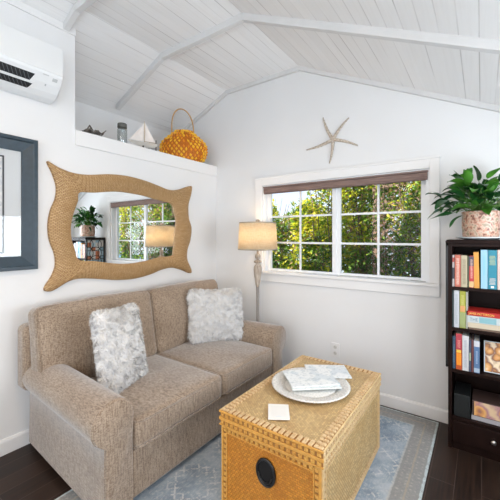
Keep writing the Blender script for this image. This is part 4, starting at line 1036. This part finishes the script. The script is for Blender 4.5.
row1 = [(0.013, .208, (0.55, 0.50, 0.48), 'thin black and white book at the left end of the top shelf', [(0.25, 0.6, 1.0, K1, 'fill'), (0.78, 0.92, 1.0, (0.35, 0.05, 0.04), 'fill')]),
 (0.034, .210, (0.60, 0.17, 0.11), 'salmon-red book with pale lettering, second on the top shelf', [(0.08, 0.92, .5, (0.80, 0.62, 0.52), 'txt')]),
 (0.034, .208, (0.58, 0.50, 0.33), 'cream paperback with dark lettering on the top shelf', [(0.1, 0.9, .6, (0.22, 0.17, 0.12), 'txt')]),
 (0.007, .205, (0.10, 0.13, 0.07), 'very thin dark green book on the top shelf', []),
 (0.026, .206, (0.55, 0.04, 0.045), 'red book with a dark top and tan foot on the top shelf', [(0.68, 0.98, 1.0, (0.06, 0.05, 0.08), 'fill'), (0.02, 0.20, 1.0, (0.60, 0.42, 0.20), 'fill'), (0.3, 0.9, .5, (0.75, 0.5, 0.42), 'txt')]),
 (0.029, .232, (0.78, 0.36, 0.06), 'plain orange book leaning on the top shelf', []),
 (0.036, .246, (0.36, 0.62, 0.80), 'light blue book beside the teal one on the top shelf', [(0.35, 0.85, .35, (0.20, 0.50, 0.62), 'txt')]),
 (0.046, .246, (0.02, 0.26, 0.36), 'thick teal book with yellow and white motifs on the top shelf', [(0.62, 0.86, .72, (0.42, 0.45, 0.22), 'txt'), (0.12, 0.32, .75, (0.65, 0.55, 0.48), 'txt'), (0.03, 0.08, .35, (0.75, 0.78, 0.78), 'fill')]),
 (0.044, .248, (0.75, 0.58, 0.52), 'pale pink book to the right of the thick teal one', [(0.2, 0.85, .4, (0.55, 0.30, 0.25), 'txt')]),
 (0.030, .215, (0.08, 0.12, 0.25), 'navy book on the top shelf, right of the pink one', [(0.2, 0.8, .4, W1, 'txt')]),
 (0.036, .225, (0.70, 0.66, 0.58), 'off-white book on the top shelf, right of the navy one', [(0.2, 0.8, .4, K1, 'txt')]),
 (0.028, .205, (0.35, 0.08, 0.10), 'maroon book at the right end of the top shelf row', [(0.2, 0.8, .4, W1, 'txt')])]
for (th, h, c_, lb, bd) in row1:
    b_ = book_up(x, z, th, h, 0.16 if h < .22 else .20, c_, lb, G1, bd, lean=(-1.2 if 'plain orange' in lb else 0)); x += th+0.0012 + (0.004 if 'plain orange' in lb else 0)
G2 = 'books standing on the second shelf'
x = BX0+0.0235; z = 0.7975
for (th, h, c_, lb, bd) in [(0.008, .242, (0.08, 0.12, 0.13), 'thin dark book at the left end of the second shelf', []),
 (0.030, .244, (0.66, 0.68, 0.72), 'white book with grey lettering on the second shelf', [(0.1, 0.9, .5, (0.35, 0.38, 0.42), 'txt')]),
 (0.034, .243, (0.42, 0.42, 0.05), 'yellow-green book with an orange band on the second shelf', [(0.02, 0.42, 1.0, (0.30, 0.34, 0.14), 'fill'), (0.44, 0.60, .8, (0.65, 0.32, 0.12), 'fill'), (0.62, 0.9, .5, (0.62, 0.58, 0.2), 'txt')]),
 (0.010, .240, (0.50, 0.50, 0.44), 'thin grey book beside the yellow-green one on the second shelf', [])]:
    book_up(x, z, th, h, .19, c_, lb, G2, bd); x += th+0.001
def text_mesh(s, size, mat_, parent, loc, name='title', squash=1.0):
    cu = bpy.data.curves.new('txt', 'FONT'); cu.body = s; cu.size = size; cu.extrude = 0.0004; cu.resolution_u = 2
    o = bpy.data.objects.new('txt', cu); COL.objects.link(o)
    dg = bpy.context.evaluated_depsgraph_get(); me = bpy.data.meshes.new_from_object(o.evaluated_get(dg)); bpy.data.objects.remove(o)
    me.materials.clear(); me.materials.append(mat_)
    r_ = bpy.data.objects.new(name, me); COL.objects.link(r_); r_.parent = parent; r_.location = loc; r_.rotation_euler = (R(90), 0, 0); r_.scale = (squash, 1, 1)
    return r_
def book_flat(x0, z0, w, th, dep, col, label, grp, text=None, setb=0.012, ink=K1, tsize=None, sq=1.0, cat='book'):
    t = thing('book', (x0, BF+setb, z0), label, cat, grp)
    m = MB(); m.box(0, w, 0.002, dep, 0.0004, 0.0025); m.box(0, w, 0.002, dep, th-0.0025, th-0.0002); m.box(0, w, 0, 0.003, 0.0004, th-0.0002); cv = m.build('cover', paint('book_cover', tuple(c_*0.82 for c_ in col)), t, local=True, bevel=0.0006)
    m = MB(); m.box(0.003, w-0.003, 0.003, dep-0.003, 0.0025, th-0.0025); m.build('pages', PAGES, t, local=True)
    if text: text_mesh(text, tsize or th*0.8, paint('title_ink', ink), cv, (0.012, -0.0006, th*0.25), squash=sq)
    return t
G3 = 'books lying flat on the second shelf'
fx0 = 2.425
book_flat(fx0+0.006, 0.7975, 0.235, 0.012, 0.165, (0.20, 0.13, 0.09), 'dark brown book lying at the bottom of the flat stack', G3)
book_flat(fx0+0.002, 0.8098, 0.240, 0.032, 0.16, (0.70, 0.60, 0.44), 'cream book lying second from the bottom of the flat stack', G3)
b2 = book_flat(fx0, 0.8422, 0.240, 0.044, 0.165, (0.62, 0.68, 0.68), 'white and teal book lying under the red one', G3, 'THE', ink=(0.10, 0.22, 0.30), tsize=0.030, sq=0.8)
m = MB(); m.box(0.062, 0.150, -0.0005, 0.001, 0.004, 0.040)
m.build('spine_panel', paint('spine_teal', (0.22, 0.42, 0.46)), [c_ for c_ in b2.children if c_.name.startswith('cover')][0], local=True)
book_flat(fx0-0.006, 0.8866, 0.245, 0.030, 0.165, (0.50, 0.02, 0.015), 'red book with golden lettering lying on top of the flat stack', G3, 'JAMES PATTERSON', ink=(0.95, 0.55, 0.12), tsize=0.021, sq=0.75)
# lettering strokes on the cream book
G4 = 'books standing on the third shelf'
x = BX0+0.024; z = 0.5225
for (th, h, c_, lb, bd) in [(0.018, .215, (0.05, 0.10, 0.16), 'dark blue book at the left end of the third shelf', [(0.2, 0.8, .3, (0.2, 0.3, 0.4), 'txt')]),
 (0.034, .236, (0.62, 0.10, 0.02), 'red and orange book with a yellow badge on the third shelf', [(0.55, 0.99, 1.0, (0.45, 0.05, 0.07), 'fill'), (0.12, 0.46, .8, (0.85, 0.28, 0.02), 'fill'), (0.47, 0.55, .8, (0.85, 0.55, 0.08), 'fill'), (0.62, 0.85, .5, (0.75, 0.35, 0.30), 'txt')]),
 (0.036, .228, (0.78, 0.78, 0.79), 'white book with grey lettering on the third shelf', [(0.1, 0.9, .4, (0.35, 0.36, 0.42), 'txt')]),
 (0.012, .205, (0.08, 0.10, 0.16), 'thin navy book right of the white one on the third shelf', [(0.35, 0.6, .8, (0.4, 0.5, 0.35), 'fill')]),
 (0.012, .208, (0.20, 0.07, 0.07), 'thin maroon book on the third shelf', []),
 (0.031, .205, (0.13, 0.24, 0.45), 'blue book with a pale head on the third shelf', [(0.82, 0.99, 1.0, (0.62, 0.62, 0.66), 'fill'), (0.02, 0.15, 1.0, (0.4, 0.5, 0.6), 'fill'), (0.3, 0.7, .3, (0.5, 0.6, 0.7), 'txt')])]:
    book_up(x, z, th, h, .17, c_, lb, G4, bd); x += th+0.001
# face-out picture book leaning back
def photo_mat(name, cols, sc=22, sp=0.35):
    q = NT(name); p = q.obj(); v = q.n('TexVoronoi', {'Scale': sc}); q.set(v.inputs['Vector'], p); n = q.noise(sc*0.7, 4, p)
    f = q.math('ADD', q.math('MULTIPLY', v.outputs['Distance'], 0.6), q.math('MULTIPLY', n, 0.6))
    k = len(cols); q.P(Base_Color=q.ramp(f, [(0.25+0.5*i/(k-1), c_) for i, c_ in enumerate(cols)]), Roughness=0.25); return q.m
t = thing('book', (2.600, BF+0.055, 0.5275), 'cookbook turned face-out with a golden-brown food photo on the cover', 'book')
Ml = Matrix.Rotation(R(-14), 4, 'X')
m = MB(); m.box(-0.088, 0.15, 0, 0.018, 0.0, 0.195, M=Ml); m.build('cover', plain('book_cover', (0.55, 0.62, 0.64), 0.4), t, local=True, bevel=0.001)
m = MB(); m.box(-0.082, 0.145, -0.0012, 0.001, 0.006, 0.19, M=Ml); m.build('cover_photo', photo_mat('food_photo', [(0.80, 0.72, 0.60), (0.78, 0.45, 0.16), (0.62, 0.26, 0.05), (0.20, 0.07, 0.03), (0.80, 0.62, 0.40)]), t, local=True)
# boxes on the bottom shelf
t = thing('game_box', (2.395, BF+0.02, 0.2125), 'black box at the left end of the bottom shelf', 'box')
m = MB(); m.box(-0.045, 0.045, 0, 0.22, 0, 0.145); m.build('lid', plain('box_black', (0.012, 0.014, 0.014), 0.35), t, local=True, bevel=0.002)
t = thing('puzzle_box', (2.600, BF+0.03, 0.2125), 'box with an orange and purple landscape picture on the bottom shelf', 'box')
m = MB(); m.box(-0.155, 0.16, 0, 0.2, 0, 0.026); m.build('tray', plain('box_grey', (0.42, 0.40, 0.42), 0.5), t, local=True, bevel=0.001)
m = MB(); m.box(-0.150, 0.155, 0.003, 0.195, 0.026, 0.125); ld = m.build('lid', plain('box_lid_dark', (0.06, 0.035, 0.03), 0.5), t, local=True, bevel=0.001)
m = MB(); m.box(-0.140, 0.150, 0.0015, 0.004, 0.030, 0.120); m.build('picture_panel', photo_mat('sunset_photo', [(0.20, 0.10, 0.14), (0.62, 0.28, 0.12), (0.85, 0.48, 0.16), (0.45, 0.22, 0.26), (0.75, 0.55, 0.35)], 14), ld, local=True)

# ------------------------------------------------------------ potted plant on the bookcase
PX, PY = 2.493, -0.195
sc = tag(MB().lathe([(0.001, 0.0), (0.09, 0.0), (0.125, 0.010), (0.140, 0.016), (0.138, 0.019), (0.09, 0.006), (0.001, 0.005)], (PX, PY, BH+0.0005), 40).build('saucer', plain('clear_saucer', (0.70, 0.74, 0.75), 0.15), smooth=True), 'pale round saucer under the plant pot on the bookcase', 'saucer')
pl = thing('potted_plant', (PX, PY, BH+0.007), 'bushy glossy green plant in a pink speckled pot on the bookcase', 'plant')
q = NT('pink_mosaic'); p = q.obj(); v = q.n('TexVoronoi', {'Scale': 60}); q.set(v.inputs['Vector'], p)
q.P(Base_Color=q.ramp(q.noise(45, 3, p), [(0.34, (0.16, 0.07, 0.05)), (0.44, (0.50, 0.25, 0.17)), (0.54, (0.60, 0.44, 0.34)), (0.64, (0.30, 0.24, 0.16))]), Roughness=0.4); q.bump(v.outputs['Distance'], 0.5, 0.004)
m = MB(); m.lathe([(0.001, 0.0), (0.088, 0.0), (0.100, 0.015), (0.105, 0.08), (0.103, 0.165), (0.106, 0.178), (0.100, 0.181), (0.094, 0.165), (0.001, 0.16)], (PX, PY, BH+0.007), 40); m.build('pot', q.m, pl, smooth=True, auto=50)
m = MB(); m.lathe([(0.096, 0.158), (0.08, 0.166), (0.001, 0.168)], (PX, PY, BH+0.007), 24); m.build('soil', plain('potting_soil', (0.04, 0.028, 0.02), 0.95), pl, smooth=True)
PL = [leaf_mat('plant_leaf_deep', (0.006, 0.045, 0.012), (0.020, 0.110, 0.020), 0.15, 0.28, 14), leaf_mat('plant_leaf_bright', (0.035, 0.15, 0.018), (0.09, 0.27, 0.03), 0.25, 0.3, 14)]
stm = MB(); lv = MB(); rnd = random.Random(21); base = Vector((PX, PY, BH+0.17))
def leaf(b, d, L, W, droop, mi):
    d = d.normalized(); side = d.cross(Z)
    side = side.normalized() if side.length > 1e-3 else Vector((1, 0, 0)); N = 8; vs = []; p = b.copy(); dirn = d.copy()
    roll = rnd.uniform(-.5, .5)
    for i in range(N+1):
        u = i/N; w = W*math.sin(PI*min(1, (u*0.93+0.04))**0.75)*0.5 if u < 1 else 0.0006
        up = side.cross(dirn).normalized(); sv = (side*math.cos(roll)+up*math.sin(roll))
        wv = 0.004*math.sin(6*u+b.x*50)
        vs += [p+sv*w+up*(w*0.35+wv), p, p-sv*w+up*(w*0.35-wv)]
        p = p+dirn*(L/N); dirn = (dirn+Vector((0, 0, -droop/N))).normalized()
    lv.add(vs, [(i*3+k, i*3+k+1, (i+1)*3+k+1, (i+1)*3+k) for i in range(N) for k in range(2)], mi)
for k in range(95):
    a = rnd.uniform(0, 2*PI); el = rnd.uniform(-0.15, 1.15); rad = rnd.uniform(0.05, 0.19)*(1.25 if el < 0.5 else 1)
    d = Vector((math.cos(a)*math.cos(el), math.sin(a)*math.cos(el), math.sin(el)))
    tip = base+Vector((d.x*rad*1.1, d.y*rad*0.75, 0.02+d.z*rad*1.1+rnd.uniform(0, 0.05)))
    if tip.y > -0.09: tip.y = -0.09-rnd.uniform(0, 0.05)
    b_ = base+Vector((rnd.uniform(-.05, .05), rnd.uniform(-.05, .05), -0.01)); mid = b_.lerp(tip, 0.5)+Z*0.03
    stm.tube([b_, mid, tip], [0.0028, 0.0022, 0.0016], 5)
    dd = (d*0.8+Vector((0, 0, rnd.uniform(-0.35, 0.35)))+Vector((rnd.uniform(-.3, .3), rnd.uniform(-.4, .15), 0)))
    if tip.y > -0.14 and dd.y > 0: dd.y *= -0.6
    leaf(tip, dd, rnd.uniform(0.085, 0.145), rnd.uniform(0.044, 0.072), rnd.uniform(0.4, 1.5), 0 if rnd.random() < 0.68 else 1)
for (tx, tz, L, dr_, dz) in ((-0.16, 0.010, 0.14, 0.15, -0.22), (-0.10, 0.12, 0.13, 0.8, 0.15), (-0.13, 0.075, 0.12, 1.8, 0.15), (-0.05, 0.20, 0.11, 0.5, 0.9), (-0.10, -0.01, 0.11, 1.2, -0.5)):
    tip = base+Vector((tx, -0.03, tz)); stm.tube([base, base.lerp(tip, 0.5)+Z*0.03, tip], [0.0028, 0.0022, 0.0016], 5)
    leaf(tip, Vector((-1, -0.15, dz)), L, 0.042, dr_, 0)
stm.build('stem', plain('plant_stem', (0.10, 0.22, 0.04), 0.5), pl, smooth=True)
for v in lv.v: v.y = min(v.y, -0.012)
lv.build('foliage', PL, pl, smooth=True, recalc=False)
